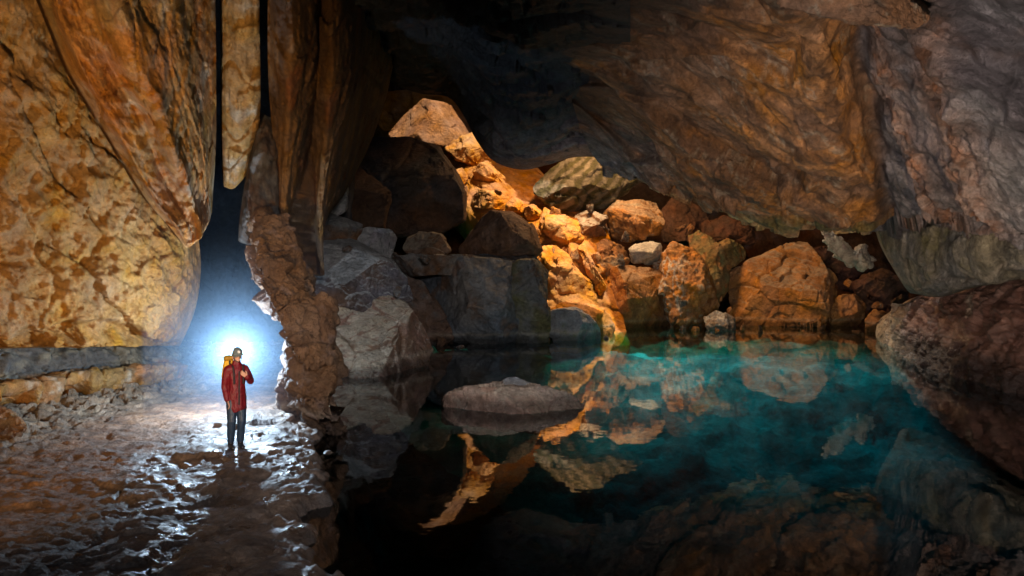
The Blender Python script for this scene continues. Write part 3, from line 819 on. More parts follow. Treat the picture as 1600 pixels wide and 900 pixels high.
boulder('boulder', 'brown stone beside the orange fin, left of the small whitish stone', [(916, 392), (944, 374), (980, 384), (982, 412), (950, 426), (924, 416)], 45, 2.5, pal(HB, BROWN * 1.1, HO, s=.8), amt=.8, group=g)
boulder('boulder', 'pebbly tan stone above the smooth orange block', [(920, 420), (950, 398), (985, 404), (985, 424), (940, 436)], 44.4, 1.6, pal(HO * .9, PALE * .6, s=.6), amt=1.0, group=g)
boulder('boulder', 'smooth orange block with a broad flat front at the waterline', [(940, 432), (956, 416), (1000, 412), (1036, 418), (1046, 450), (1050, 520), (990, 530), (946, 520), (942, 470)], 43.2, 3.5,
        pal(HO, HB, np.array((.40, .15, .04)), top=PALE * .8, topamt=.5, s=2), mat=M_ROCK, amt=.45, shrink=.8, bulge=.7, group=g)
boulder('boulder', 'craggy boulder veined with white crust beside the smooth orange block', [(1020, 410), (1040, 386), (1078, 384), (1100, 420), (1118, 460), (1126, 516), (1060, 526), (1046, 470)], 43.6, 3,
        lambda P, n, S: mix(pal(HO, HB, PALE, s=.8)(P, n, S), WHITE * .85, np.exp(-(np.abs(fbm(P * np.array((1.3, 1, .5)), 1.0, 4, .6, 4) + .05) / .07) ** 2) * sstep(.6, -.6, P[:, 0] - 9.3)),
        amt=1.1, style='rough', group=g)
boulder('boulder', 'lumpy olive brown boulder behind the craggy white veined one', [[(1074, 362), (1090, 356), (1112, 372), (1140, 400), (1136, 450), (1120, 480), (1096, 470), (1080, 410)], [(1108, 384), (1140, 374), (1160, 384), (1168, 402), (1140, 420), (1120, 420)]], 45.5, 3,
        pal(np.array((.30, .17, .06)), OLIVE * 1.1, HB, s=1), amt=.9, style='rough', group=g)
boulder('boulder', 'biggest orange boulder, a leaning triangle with a pale sloping crest', [(1132, 432), (1170, 404), (1232, 374), (1262, 372), (1296, 420), (1310, 446), (1296, 516), (1220, 524), (1150, 520), (1134, 470)], 44.6, 5,
        pal(HO * .92, HB, np.array((.38, .16, .05)), top=PALE * .8, topamt=.7, s=2.4, streak=.6, topn=.75), apex=[(1160, 470, -.8), (1240, 420, -1.0)], shrink=.82, amt=.5, group=g)
boulder('boulder', 'round dull orange boulder next to the biggest one', [(1294, 480), (1310, 462), (1340, 456), (1356, 468), (1346, 500), (1330, 522), (1298, 520)], 44, 2.5, pal(HB * 1.1, HO * .8, s=1), amt=.5, group=g)
boulder('boulder', 'small dull orange stone by the knobbly bank', [(1352, 500), (1366, 482), (1386, 488), (1390, 512), (1376, 528), (1354, 524)], 41, 1.8, pal(HB * 1.1, HO * .8, s=1), amt=.6, group=g)
boulder('boulder', 'dark red brown rock behind the small dull orange stone', [(1330, 440), (1380, 420), (1420, 440), (1420, 490), (1360, 492), (1340, 470)], 46, 3, pal(np.array((.17, .07, .045)), UMBER * 1.2, s=1.5), amt=.7, group=g)
boulder('boulder', 'dark red brown rock filling the gap under the tan flake', [(1270, 390), (1310, 380), (1370, 420), (1360, 456), (1310, 450)], 50, 3, pal(UMBER * 1.2, np.array((.13, .055, .04)), s=1.5), amt=.7, group=g)
boulder('boulder', 'red brown rock in the shade under the vault lip, over the biggest boulder', [(1096, 350), (1130, 336), (1176, 346), (1180, 380), (1130, 392), (1100, 376)], 52, 4, pal(np.array((.19, .075, .04)), UMBER * 1.3, s=2), amt=.6, group=g)
boulder('boulder', 'dim brown rock in the dark hollow right of the squarish orange block', [(1030, 330), (1060, 300), (1100, 310), (1110, 350), (1080, 384), (1036, 380)], 53, 4, pal(np.array((.17, .075, .04)), UMBER, s=2), amt=.6, group=g)
boulder('boulder', 'little white crusted stones at the waterline before the biggest boulder', [(1098, 496), (1120, 486), (1146, 496), (1150, 520), (1110, 524)], 42, 1.5, pal(LIGHTGREY, BROWN, WHITE, s=.5), amt=1.2, style='rough', mat=M_WET, group=g)

# loose rubble: four stones, copied
def rubble():
    rg = random.Random(4)
    protos = []
    for k, p in enumerate((pal(HB, BROWN * 1.3, PALE * .6, s=.4), pal(HO, HB, s=.4), pal(GREY, BROWN, LIGHTGREY, s=.4), pal(BROWN * 1.2, UMBER, s=.4))):
        bm = bmesh.new(); hull_into(bm, [(rg.gauss(0, .5), rg.gauss(0, .5), rg.gauss(0, .4)) for _ in range(12)])
        me = bpy.data.meshes.new('t'); bm.to_mesh(me); bm.free(); m = remeshed(me, .05); bpy.data.meshes.remove(me)
        P = chisel(relax(co(m), edges_of(m), 1), 6, rg); m.vertices.foreach_set('co', P.astype(np.float32).ravel()); m.update()
        P = P + nrm(m) * disp(P, .8, .7, k, 'block')[:, None]; m.vertices.foreach_set('co', P.astype(np.float32).ravel()); m.update()
        put_col(m, p(P, nrm(m), 1)); m.polygons.foreach_set('use_smooth', np.ones(len(m.polygons), bool)); m.name = 'loose_stone'
        protos.append(m)
    spots = [(1042, 404, 45.5, 0), (1056, 392, 46, 1), (1132, 506, 42.5, 2), (1120, 514, 42, 0), (1066, 512, 42.4, 2), (1084, 518, 42, 1), (1052, 500, 42.6, 3), (1142, 488, 43, 1),
             (1310, 516, 42, 0), (1340, 520, 41, 3), (1376, 476, 42, 0), (1300, 440, 46, 3), (1322, 440, 46, 1), (1404, 470, 41, 3), (936, 402, 44, 1), (906, 398, 43.6, 1), (980, 368, 46, 2), (950, 330, 47.5, 0),
             (924, 330, 47, 2), (1062, 356, 48, 3), (1080, 352, 48, 0), (872, 338, 45.6, 1), (778, 302, 48, 1), (764, 312, 48.4, 1), (720, 300, 50, 1), (812, 350, 45.8, 1), (870, 396, 42.8, 1), (895, 402, 42.8, 1),
             (664, 404, 33.2, 2), (542, 392, 27, 2), (616, 456, 26, 2),
             (688, 536, 33.5, 3), (720, 540, 33, 2), (948, 526, 37, 2), (1160, 516, 41.5, 0), (1190, 518, 41.5, 3), (1256, 518, 41.5, 0), (1284, 512, 42.5, 3), (1070, 470, 42, 2), (1126, 470, 43, 0), (965, 404, 44, 2)]
    for i, (x, y, d, k) in enumerate(spots):
        o = bpy.data.objects.new('loose_stone', protos[k]); COL.objects.link(o)
        if not protos[k].materials: protos[k].materials.append(M_ROCK)
        o.location = tuple(W(x, y, d)); o.rotation_euler = (rg.uniform(0, 6), rg.uniform(0, 6), rg.uniform(0, 6))
        z = rg.uniform(.25, .55) * d / 42; o.scale = (z, z * rg.uniform(.8, 1.1), z * rg.uniform(.6, .9))
        tag(o, 'small loose stone lodged among the big boulders round the pool', 'stone', 'loose stones between the boulders')


rubble()


def floor_stones():
    rg = random.Random(9)
    protos = [o.data for o in bpy.data.objects if o.name.startswith('loose_stone')]
    protos = list(dict.fromkeys(m.name for m in protos))
    for k in range(34):
        x, y = ((rg.uniform(-60, 270), rg.uniform(640, 720)) if k < 14 else (rg.uniform(40, 520), rg.uniform(650, 890)))
        if abs(x - 370) < 45 and y < 720: continue
        d = 3.15 * F / (y - HY); p = W(x, y, d)
        o = bpy.data.objects.new('floor_stone', bpy.data.meshes[protos[(0, 2, 3)[k % 3] % len(protos)]]); COL.objects.link(o)
        z = rg.uniform(.07, .17); o.location = (p[0], p[1], .05 + z * .15); o.scale = (z, z * rg.uniform(.7, 1), z * rg.uniform(.5, .8))
        o.rotation_euler = (rg.uniform(-.4, .4), rg.uniform(-.4, .4), rg.uniform(0, 6))
        tag(o, 'small broken stone lying loose on the wet passage floor', 'stone', 'broken stones on the passage floor')


floor_stones()

# ---- rocks standing in or under the pool
boulder('boulder', 'long pinkish slab rising out of the dark water in the middle of the pool',
        [(684, 640), (696, 618), (724, 605), (800, 599), (866, 604), (890, 614), (914, 636), (916, 668), (880, 678), (760, 668), (690, 660)], 18.0, 2.2,
        pal(np.array((.46, .28, .20)), np.array((.36, .21, .14)), PALE, top=PALE, topamt=.5, s=.8), mat=M_WET, amt=.5, bulge=.12, shrink=.96, facet=3, soft=0, apex=[(860, 616, -.25), (730, 620, -.2)])
boulder('boulder', 'small blue grey stone perched behind the long pinkish slab', [(766, 606), (790, 592), (806, 588), (830, 598), (856, 612), (840, 630), (780, 630)], 19.4, 1.2,
        pal(SLATE * 1.7, LIGHTGREY * .8, s=.6), mat=M_WET, amt=.6)
# ---- FLOOR of the passage (setting)


def build_floor():
    ys = np.concatenate([np.linspace(-2, 7.6, 20)[:-1], np.geomspace(7.6, 32, 520)])
    ex = np.interp(ys, [-2, 8.3, 12, 17, 20, 24, 32], [-1.2, -1.75, -2.55, -3.85, -4.9, -5.9, -7.5])
    t = np.concatenate([np.linspace(0, 1, 330), 1 + np.linspace(0.01, .30, 30)])
    lx = np.interp(ys, [-2, 10, 16, 20, 32], [-15, -14, -14, -13.5, -13.5])
    X = lx[:, None] + (ex - lx)[:, None] * t[None, :]
    Y = np.broadcast_to(ys[:, None], X.shape); T = np.broadcast_to(t[None, :], X.shape)
    P = np.stack([X.ravel(), Y.ravel(), np.zeros(X.size)], 1)
    nzx = .35 * fbm(P, 1.6, 3, seed=4)
    foot = np.interp(ys, [-2, 10, 16.4, 21.6, 32], [-9.6, -9.8, -10.2, -9.0, -9.2])[:, None]
    wallD = (X - foot).ravel() + nzx                       # metres out from the foot of the ledge
    rub = sstep(2.3, .2, wallD)                            # rubble apron along the wall
    trail = sstep(1.4, 2.1, wallD) * sstep(4.6, 3.4, wallD)
    edge = (X - ex[:, None]).ravel()
    run = sstep(1.5, -.8, np.abs(P[:, 0] + 5.0 - .02 * (P[:, 1] - 14) + nzx) - 1.3)
    rough = fbm(P * np.array((1, .7, 1)), 1.3, 5, .55, 3)
    fac, e, _ = facets(P * np.array((1, .75, 1)), .7, 5)
    fac2, e2, _ = facets(P * np.array((1, .75, 1)), .24, 6)
    rid = ridged(P * np.array((1, .6, 1)), .45, 4, 2)
    Q = P * np.array((1, .7, 1)); Q = Q + .35 * np.stack([fbm(Q, .9, 3, seed=31), fbm(Q, .9, 3, seed=32), 0 * P[:, 0]], 1)
    flow = ridged(Q, .9, 6, 2)
    wetz = sstep(3.2, 4.4, wallD + .6 * fbm(P, 1.2, 3, seed=8))
    wetz = wetz * sstep(-.7, .6, P[:, 0] - (-6.9 + (14.2 - P[:, 1]) * .45) + .8 * fbm(P, 1.1, 4, seed=18))
    z = .06 + .10 * rough + (.03 + .10 * wetz) * fac * .7 + (.02 + .075 * wetz) * (flow - .3) + .035 * fac2 + .03 * fbm(P, .16, 5, .65, 9) + .02 * ridged(P, .22, 4, 19)
    z += .03 * trail * fbm(P * np.array((.5, 2.2, 1)), .5, 4, .6, 5)
    z += rub * (.06 + .10 * sstep(1.2, -.5, wallD) + .12 * fac2 + .14 * fbm(P, .5, 4, .6, 12))
    z -= sstep(-.5, 1.0, edge + nzx * 1.6 + .7 * fbm(P, .7, 3, seed=15) + .1) * 1.5
    d0 = np.hypot(P[:, 0] + 4.9, P[:, 1] - 14.2)
    z = z * sstep(.1, .7, d0) + .0 * (1 - sstep(.1, .7, d0))
    P[:, 2] = z
    n1 = sstep(-.25, .3, fbm(P, .6, 5, .6, 3))
    c = mix(np.broadcast_to(np.array((.075, .045, .028)), P.shape), np.array((.20, .13, .085)), n1)
    c = mix(c, np.array((.20, .115, .065)), sstep(-.1, .3, fbm(P, 1.2, 4, .6, 22)) * .6)
    c = mix(c, mix(np.broadcast_to(np.array((.15, .07, .032)), P.shape), np.array((.27, .14, .07)), n1), trail * .95)
    c = mix(c, mix(np.broadcast_to(np.array((.20, .13, .075)), P.shape), np.array((.36, .26, .17)), n1), rub * .9)
    c = c * (1 - .6 * sstep(-.7, .0, edge))[:, None]
    nu = X.shape[1]; nv = X.shape[0]
    idx = np.arange(nu * nv).reshape(nv, nu)
    f = np.stack([idx[:-1, :-1], idx[:-1, 1:], idx[1:, 1:], idx[1:, :-1]], -1).reshape(-1, 4)
    me = fast_mesh('cave_floor', P, f, c)
    at = me.attributes.new('Wet', 'FLOAT', 'POINT'); at.data.foreach_set('value', (wetz * (1 - rub)).astype(np.float32))
    tag(link('cave_floor', me, M_FLOOR), kind='structure')


build_floor()
N_ = M_FLOOR.node_tree.nodes; L_ = M_FLOOR.node_tree.links
wa = N_.new('ShaderNodeAttribute'); wa.attribute_name = 'Wet'
wm = N_.new('ShaderNodeMapRange'); wm.inputs[3].default_value = .78; wm.inputs[4].default_value = .2
wn = N_.new('ShaderNodeTexNoise'); wn.inputs['Scale'].default_value = 2.2; wn.inputs['Detail'].default_value = 6
wr = N_.new('ShaderNodeMapRange'); wr.inputs[1].default_value = .35; wr.inputs[2].default_value = .65
wx = N_.new('ShaderNodeMath'); wx.operation = 'MULTIPLY'
wt = N_.new('ShaderNodeTexCoord'); L_.new(wt.outputs['Object'], wn.inputs['Vector'])
L_.new(wn.outputs['Fac'], wr.inputs[0]); L_.new(wa.outputs['Fac'], wx.inputs[0]); L_.new(wr.outputs[0], wx.inputs[1])
L_.new(wx.outputs[0], wm.inputs[0]); L_.new(wm.outputs[0], N_['Principled BSDF'].inputs['Roughness'])


def grid_obj(name, x0, x1, y0, y1, nx, ny, zf, cf, mat):
    X, Y = np.meshgrid(np.linspace(x0, x1, nx), np.linspace(y0, y1, ny))
    P = np.stack([X.ravel(), Y.ravel(), np.zeros(X.size)], 1); P[:, 2] = zf(P)
    idx = np.arange(nx * ny).reshape(ny, nx)
    f = np.stack([idx[:-1, :-1], idx[:-1, 1:], idx[1:, 1:], idx[1:, :-1]], -1).reshape(-1, 4)
    return tag(link(name, fast_mesh(name, P, f, cf(P) if cf else None), mat), kind='structure')


def bed_z(P):
    sh = sstep(22, 36, P[:, 1] + 1.5 * fbm(P, 4, 3))
    a, e, _ = facets(P, 4.0, 3); b, e2, _ = facets(P, 1.5, 7)
    return -5.2 + 4.3 * sh + .38 * a + .26 * b + .25 * fbm(P, 3, 4)


def bed_c(P):
    t = sstep(-.3, .3, fbm(P, 2.5, 5, .6, 4))
    c = mix(np.broadcast_to(np.array((.26, .30, .28)), P.shape), np.array((.62, .66, .60)), t)
    return mix(np.broadcast_to(np.array((.035, .05, .055)), P.shape), c, sstep(21, 34, P[:, 1] + 2.5 * fbm(P, 4, 4)))   # bed darkens towards the deep part


grid_obj('pool_bed', -12, 44, -13, 58, 300, 360, bed_z, bed_c, M_BED)


def water_mat():
    m = bpy.data.materials.new('pool water'); m.use_nodes = True
    nt = m.node_tree; N = nt.nodes; L = nt.links; N.remove(N['Principled BSDF'])
    out = N['Material Output']
    tc = N.new('ShaderNodeTexCoord')
    mp = N.new('ShaderNodeMapping'); mp.inputs['Scale'].default_value = (1, 1.0, 1)
    n = N.new('ShaderNodeTexNoise'); n.inputs['Scale'].default_value = 1.3; n.inputs['Detail'].default_value = 3; n.inputs['Roughness'].default_value = .5
    L.new(tc.outputs['Object'], mp.inputs['Vector']); L.new(mp.outputs[0], n.inputs['Vector'])
    b = N.new('ShaderNodeBump'); b.inputs['Strength'].default_value = .045; b.inputs['Distance'].default_value = .05
    L.new(n.outputs['Fac'], b.inputs['Height'])
    fr = N.new('ShaderNodeFresnel'); fr.inputs['IOR'].default_value = 1.48
    tr = N.new('ShaderNodeBsdfTransparent'); tr.inputs['Color'].default_value = (.45, .93, 1.0, 1)
    gl = N.new('ShaderNodeBsdfGlossy'); gl.inputs['Roughness'].default_value = .015; gl.inputs['Color'].default_value = (.95, .97, 1, 1)
    L.new(b.outputs[0], gl.inputs['Normal']); L.new(b.outputs[0], fr.inputs['Normal'])
    mx = N.new('ShaderNodeMixShader')
    L.new(fr.outputs[0], mx.inputs[0]); L.new(tr.outputs[0], mx.inputs[1]); L.new(gl.outputs[0], mx.inputs[2])
    L.new(mx.outputs[0], out.inputs['Surface'])
    va = N.new('ShaderNodeVolumeAbsorption'); va.inputs['Color'].default_value = (.08, .845, .875, 1); va.inputs['Density'].default_value = .32
    L.new(va.outputs[0], out.inputs['Volume'])
    return m




def build_water():
    bm = bmesh.new(); bmesh.ops.create_cube(bm, size=1)
    for v in bm.verts: v.co = (16 + v.co.x * 55.8, 22.5 + v.co.y * 70.8, WATER if v.co.z > 0 else -7.5)
    me = bpy.data.meshes.new('water'); bm.to_mesh(me); bm.free()
    tag(link('water', me, water_mat()), kind='structure')


build_water()
boulder('flat_stone', 'flat pinkish stone lying on the wet floor beside the standing person', [(428, 652), (440, 643), (458, 646), (464, 656), (450, 664), (432, 662)], 16.2, .5,
        pal(PINK, CREAM * .8, s=.4), mat=M_WET, amt=.6, bulge=.1)
boulder('boulder', 'rough brown rock at the far left edge below the ledge', [(-60, 640), (0, 636), (24, 648), (44, 664), (34, 684), (10, 700), (-60, 710)], 14.4, 1.2,
        pal(ORANGE * .8, BROWN * 1.3, GOLD * .7, s=.6), mat=M_WALL, amt=1.0, style='block')

# ================================================================== THE PERSON
PX, PY, PZ = (370 - CX) / F * 14.2, 14.2, -0.005


def blob(bm, pts, rads, sx=1.0, sy=1.0):
    """a tapered limb: hulls between successive spheres"""
    ring = [(math.sin(a) * math.cos(b), math.sin(a) * math.sin(b), math.cos(a)) for a in np.linspace(0, math.pi, 7) for b in np.linspace(0, 2 * math.pi, 11)[:-1]]
    for (p, r), (q, s) in zip(zip(pts[:-1], rads[:-1]), zip(pts[1:], rads[1:])):
        h = []
        for c, k in ((p, r), (q, s)):
            kx, ky = (k if isinstance(k, tuple) else (k * sx, k * sy))
            kz = min(kx, ky)
            h += [(c[0] + kx * v[0], c[1] + ky * v[1], c[2] + kz * v[2]) for v in ring]
        hull_into(bm, h)


def body_part(name, build, mat, parent, vox=.008, soft=4, wrinkle=0.0, hem=None):
    bm = bmesh.new(); build(bm)
    me = bpy.data.meshes.new(name); bm.to_mesh(me); bm.free()
    m = remeshed(me, vox); bpy.data.meshes.remove(me)
    P = relax(co(m), edges_of(m), soft); m.vertices.foreach_set('co', P.astype(np.float32).ravel()); m.update()
    if wrinkle:
        P = P + nrm(m) * (wrinkle * ridged(P * np.array((1, 1, .6)), .16, 3, 2))[:, None]
        m.vertices.foreach_set('co', P.astype(np.float32).ravel()); m.update()
    if hem is not None:
        P = co(m); P[:, 2] = np.maximum(P[:, 2], hem + .02 * np.sin(P[:, 0] * 22)); m.vertices.foreach_set('co', P.astype(np.float32).ravel()); m.update()
    m.polygons.foreach_set('use_smooth', np.ones(len(m.polygons), bool)); m.name = name
    return link(name, m, mat, parent)


# joints (metres; x to the right of the photo, -y towards the camera)
PEL, CHEST = (0, .02, .95), (.0, .0, 1.36)
SHR, ELR, WRR = (-.165, .02, 1.40), (-.215, .06, 1.12), (-.185, -.04, .88)        # hanging arm
SHL, ELL, WRL = (.160, .02, 1.40), (.245, -.06, 1.20), (.135, -.24, 1.30)        # bent arm, hand at the chest
HIPR, KNR, ANR = (-.095, .02, .90), (-.10, -.02, .50), (-.105, .03, .09)
HIPL, KNL, ANL = (.085, .02, .90), (.085, -.03, .50), (.075, .02, .09)


def hand(bm, wr, dr, side, curl):
    """palm, four unequal bent fingers and a thumb leaving the side of the palm"""
    d = Vector(dr).normalized(); s = Vector(side); s = (s - d * s.dot(d)).normalized(); nrmv = d.cross(s).normalized()
    w = Vector(wr)
    k = [w + d * .02, w + d * .085]
    for o in (-.028, -.009, .010, .029):
        blob(bm, [tuple(w + d * .015 + s * o * .6), tuple(w + d * .085 + s * o)], [.016, .013])
    for o, ln in ((-.028, .060), (-.009, .076), (.010, .084), (.029, .074)):
        p = w + d * .085 + s * o; a = 0; pts = [tuple(p)]
        for seg in (.45, .32, .23):
            a += curl
            p = p + (d * math.cos(a) + nrmv * math.sin(a)) * ln * seg; pts.append(tuple(p))
        blob(bm, pts, [.0105, .0098, .009, .008])
    t0 = w + d * .03 + s * .03; t1 = t0 + (s * .7 + d * .7 + nrmv * .35).normalized() * .038; t2 = t1 + (d * .85 + s * .25 + nrmv * .4).normalized() * .03
    blob(bm, [tuple(t0), tuple(t1), tuple(t2)], [.014, .012, .009])


def build_person():
    root = bpy.data.objects.new('person', None); COL.objects.link(root); root.location = (PX, PY, PZ); root.rotation_euler = (0, 0, math.radians(32)); root.scale = (.92, .95, 1)
    root.empty_display_size = .3
    tag(root, 'person in a long red jacket and helmet standing on wet rock before the blue glow', 'person')
    skin = plain('skin', (.50, .27, .19), .55); red = plain('red jacket cloth', (.125, .004, .010), .55, .35, .4, 30)
    navy = plain('navy trousers cloth', (.014, .03, .06), .45, .5, .4, 30); black = plain('black rubber', (.012, .012, .014), .4, .5)
    hel = plain('grey helmet shell', (.11, .14, .15), .35, .5); yel = plain('yellow pack cloth', (.62, .36, .03), .6, .3, .4, 30)
    strap = plain('dark strap webbing', (.02, .015, .018), .7); lens = plain('lamp lens', (.75, .78, .8), .15, .6)

    def body(bm):
        blob(bm, [PEL, (0, .02, 1.14), CHEST, (0, .01, 1.45)], [(.145, .10), (.13, .095), (.165, .105), (.10, .07)])
        blob(bm, [(0, .01, 1.44), (.004, -.01, 1.55)], [.06, .055])
        blob(bm, [(.006, -.015, 1.60), (.008, -.01, 1.69)], [(.066, .085), (.078, .098)])                # skull
        blob(bm, [(.006, -.055, 1.575), (.006, -.05, 1.62)], [(.042, .04), (.058, .045)])                 # jaw
        blob(bm, [(.008, -.100, 1.645), (.008, -.122, 1.622)], [.011, .015])                               # nose
        blob(bm, [(-.022, -.096, 1.586), (.034, -.096, 1.586)], [.008, .008]); blob(bm, [(-.018, -.096, 1.574), (.03, -.096, 1.574)], [.008, .008])   # lips
        for e in (-.028, .044): blob(bm, [(e, -.094, 1.655), (e + .001, -.096, 1.656)], [.012, .012])      # eyes
        for e in (-.078, .092): blob(bm, [(e, .0, 1.65), (e, .006, 1.61)], [(.010, .022), (.009, .014)])   # ears
        for s, e, w in ((SHR, ELR, WRR), (SHL, ELL, WRL)):
            blob(bm, [(s[0] * .5, .01, 1.42), s, e, w], [.07, .058, .042, .028])
        for h, k, a in ((HIPR, KNR, ANR), (HIPL, KNL, ANL)):
            blob(bm, [h, k, (a[0], a[1] + .01, .32), a], [.088, .058, .055, .036])
            blob(bm, [(a[0], a[1] + .03, .05), (a[0], a[1] - .15, .035)], [.036, .03])
        hand(bm, WRR, (.35, -.15, -1), (0, -1, .1), .35)
        hand(bm, WRL, (-.75, -.1, .5), (.3, -.3, .9), .5)

    b = body_part('body', body, skin, root, .0055, 2)

    def jacket(bm):
        blob(bm, [(0, .02, .72), (0, .02, .95), (0, .015, 1.14), (0, .005, 1.34), (0, .01, 1.445)], [(.185, .150), (.175, .145), (.155, .13), (.170, .135), (.10, .10)])
        blob(bm, [(0, .01, 1.46), (0, .005, 1.53)], [(.085, .085), (.075, .075)])
        for s, e, w in ((SHR, ELR, WRR), (SHL, ELL, WRL)):
            blob(bm, [(s[0] * .45, .01, 1.42), s, e, tuple(Vector(e).lerp(Vector(w), .93))], [.09, .080, .062, .048])
    j = body_part('jacket', jacket, red, root, .009, 4, .014, hem=.68)

    def zipper(bm):
        blob(bm, [(.012, -.128, .80), (.012, -.136, 1.0), (.012, -.136, 1.2), (.010, -.140, 1.38)], [.015] * 4)
    body_part('zip_strip', zipper, strap, root, .007, 2)
    for sx in (-1, 1):
        body_part('shoulder_strap', lambda bm: blob(bm, [(sx * .085, -.152, 1.18), (sx * .09, -.158, 1.34), (sx * .095, -.10, 1.47), (sx * .09, .05, 1.50)], [.018] * 4), strap, root, .007, 2)

    def trousers(bm):
        for h, k, a in ((HIPR, KNR, ANR), (HIPL, KNL, ANL)):
            blob(bm, [h, k, (a[0], a[1] + .01, .16)], [.105, .082, .070])
    body_part('trousers', trousers, navy, root, .008, 4, .006)
    for a in (ANR, ANL):
        def boot(bm):
            blob(bm, [(a[0], a[1] + .01, .26), (a[0], a[1] + .01, .08)], [.066, .055])
            blob(bm, [(a[0], a[1] + .05, .052), (a[0], a[1] - .10, .045), (a[0], a[1] - .19, .042)], [.052, .052, .042])
        body_part('boot', boot, black, root, .008, 3)

    def helmet(bm):
        blob(bm, [(.008, -.005, 1.695), (.008, -.008, 1.715)], [(.105, .125), (.100, .118)])
        blob(bm, [(-.07, -.115, 1.685), (.086, -.115, 1.685)], [.016, .016])
    h = body_part('helmet', helmet, hel, root, .007, 3)
    o = body_part('headlamp', lambda bm: blob(bm, [(.008, -.12, 1.735), (.008, -.15, 1.735)], [.030, .028]), lens, h, .006, 2)
    body_part('chin_strap', lambda bm: (blob(bm, [(-.072, -.03, 1.67), (-.055, -.075, 1.58), (.006, -.10, 1.548)], [.008] * 3), blob(bm, [(.086, -.03, 1.67), (.068, -.075, 1.58), (.006, -.10, 1.548)], [.008] * 3)), strap, h, .005, 1)
    # the pack on the back
    pk = bpy.data.objects.new('backpack', None); COL.objects.link(pk); pk.location = root.location; pk.rotation_euler = root.rotation_euler; pk.scale = root.scale
    tag(pk, "yellow backpack rising over the shoulder of the person in red", 'backpack')

    def pack(bm):
        blob(bm, [(-.06, .24, 1.02), (-.07, .25, 1.30), (-.10, .22, 1.52)], [(.15, .09), (.16, .10), (.10, .08)])
    p = body_part('pack_body', pack, yel, pk, .009, 4, .008)
    body_part('pack_lid', lambda bm: blob(bm, [(-.155, .20, 1.60), (-.055, .20, 1.60)], [(.055, .075), (.055, .075)]), plain('dark yellow lid cloth', (.30, .17, .02), .6, .3), pk, .008, 3)
    body_part('pack_buckle', lambda bm: blob(bm, [(-.105, .13, 1.55), (-.105, .125, 1.50)], [.018, .018]), strap, pk, .006, 1)


build_person()

# ---- mist in the passage


def build_mist():
    m = bpy.data.materials.new('cave mist'); m.use_nodes = True
    N = m.node_tree.nodes; L = m.node_tree.links; N.remove(N['Principled BSDF'])
    v = N.new('ShaderNodeVolumePrincipled'); v.inputs['Color'].default_value = (.48, .71, 1, 1); v.inputs['Density'].default_value = MIST
    v.inputs['Anisotropy'].default_value = 0.0
    tc = N.new('ShaderNodeTexCoord'); ln = N.new('ShaderNodeVectorMath'); ln.operation = 'LENGTH'
    mr = N.new('ShaderNodeMapRange'); mr.interpolation_type = 'SMOOTHERSTEP'; mr.inputs[1].default_value = 0; mr.inputs[2].default_value = 3.0
    mr.inputs[3].default_value = MIST; mr.inputs[4].default_value = .0015
    L.new(tc.outputs['Object'], ln.inputs[0]); L.new(ln.outputs['Value'], mr.inputs[0]); L.new(mr.outputs[0], v.inputs['Density'])
    L.new(v.outputs[0], N['Material Output'].inputs['Volume'])
    bm = bmesh.new()
    pts = [W(230, 690, 14.6), W(500, 690, 14.6), W(230, 300, 14.6), W(500, 300, 14.6), W(200, 640, 27), W(520, 640, 27), W(200, 250, 27), W(520, 250, 27)]
    hull_into(bm, [tuple(p - np.array(LAMP)) for p in pts])
    me = bpy.data.meshes.new('mist'); bm.to_mesh(me); bm.free()
    tag(link('mist', me, m, loc=LAMP), kind='stuff')


MIST = 0.062
LAMP = tuple(W(369, 551, 17.2))
build_mist()

# ================================================================== LIGHT
w = bpy.data.worlds.new('World'); sc.world = w; w.use_nodes = True
nt = w.node_tree; bg = nt.nodes['Background']
sky = nt.nodes.new('ShaderNodeTexSky'); sky.sky_type = 'NISHITA'; sky.sun_disc = False
el = math.asin(SUN[2]); az = math.atan2(SUN[0], SUN[1])
sky.sun_elevation = el; sky.sun_rotation = az
nt.links.new(sky.outputs[0], bg.inputs[0]); bg.inputs[1].default_value = .07


def aim(o, d):
    o.rotation_euler = Vector(d).to_track_quat('-Z', 'Y').to_euler()


def lamp(name, kind, loc, energy, color, target=None, size=.3, angle=60, blend=.6):
    l = bpy.data.lights.new(name, kind); l.energy = energy; l.color = color
    if kind == 'AREA': l.size = size; l.shape = 'DISK'
    elif kind == 'SUN': l.angle = size
    else: l.shadow_soft_size = size
    if kind == 'SPOT': l.spot_size = math.radians(angle); l.spot_blend = blend
    o = bpy.data.objects.new(name, l); COL.objects.link(o); o.location = loc
    if target is not None: aim(o, np.asarray(target, float) - np.asarray(loc, float))
    return o


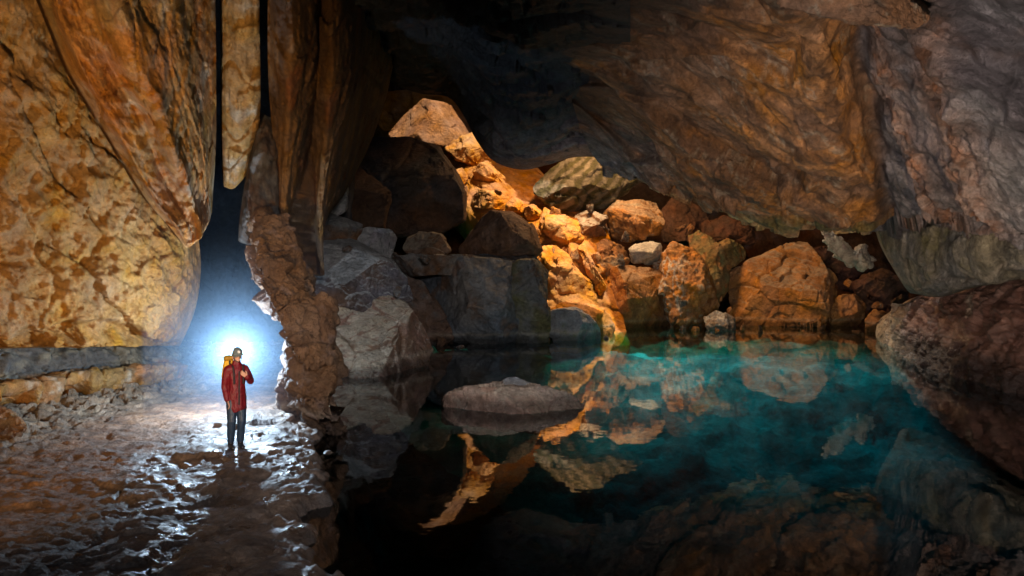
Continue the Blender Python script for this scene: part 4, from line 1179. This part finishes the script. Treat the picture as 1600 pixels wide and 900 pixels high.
s = lamp('sun', 'SUN', (0, 0, 40), 5.0, (1, .93, .80), size=math.radians(.5)); aim(s, -SUN)
lamp('passage_lamp', 'POINT', LAMP, 900, (.60, .80, 1.0), size=.06)
lamp('warm_wall_lamp', 'SPOT', (-3.8, 5.0, 1.5), 3300, (1, .62, .25), target=(-8.6, 16.5, 4.8), size=.25, angle=68, blend=.8)
lamp('shaft_fill', 'AREA', (4, 43, 15), 2300, (1, .60, .28), target=(11, 44, 1), size=4)  # added area light, out of view, for bounced daylight on the heap
lamp('vault_fill', 'SPOT', (1, 3, 1.2), 9500, (1, .86, .76), target=(12, 22, 6.2), size=.4, angle=68, blend=1)  # added spot standing in for light bounced onto the vault
lamp('bank_fill', 'SPOT', (8.2, 7.6, .3), 3600, (1, .72, .42), target=(9.5, 27, 7.0), size=.2, angle=40, blend=1)  # added low spot outside the frame, brightens the underside of the lip
lamp('slab_fill', 'SPOT', (.3, 19.8, .16), 7500, (1, .74, .42), target=(9.5, 29, 7), size=.06, angle=62, blend=1)  # unseen spot added behind the slab to brighten the vault's underside
lamp('boulder_fill', 'SPOT', (1.5, -4, 5.5), 9000, (.95, .92, .95), target=(-3.2, 25, .0), size=.8, angle=36, blend=1)  # added fill spot behind the camera for the dim boulders
lamp('pool_fill', 'SPOT', (7.5, 37.5, 12.5), 6300, (.92, .98, 1), target=(9.5, 32.5, -1), size=2.2, angle=72, blend=1)  # added spot, hidden behind the vault, to make the pool bed bright

# ================================================================== CAMERA AND RENDER
cam = bpy.data.cameras.new('camera'); co_ = bpy.data.objects.new('camera', cam); COL.objects.link(co_)
cam.sensor_width = 36; cam.lens = F / 1600 * 36; cam.clip_end = 400; cam.clip_start = .05
cam.shift_y = (HY - 450) / 1600
co_.location = (0, 0, CZ); co_.rotation_euler = (math.pi / 2, 0, 0)
sc.camera = co_
sc.view_settings.view_transform = 'Standard'; sc.view_settings.look = 'None'; sc.view_settings.gamma = 1
sc.view_settings.exposure = 0.42
c = sc.cycles
c.use_denoising = True
try:
    c.denoiser = 'OPENIMAGEDENOISE'
except Exception:
    pass
c.max_bounces = 5; c.diffuse_bounces = 3; c.glossy_bounces = 3; c.transparent_max_bounces = 8; c.volume_bounces = 0
c.caustics_reflective = False; c.caustics_refractive = False; c.sample_clamp_indirect = 4
c.use_adaptive_sampling = True; c.adaptive_threshold = .012
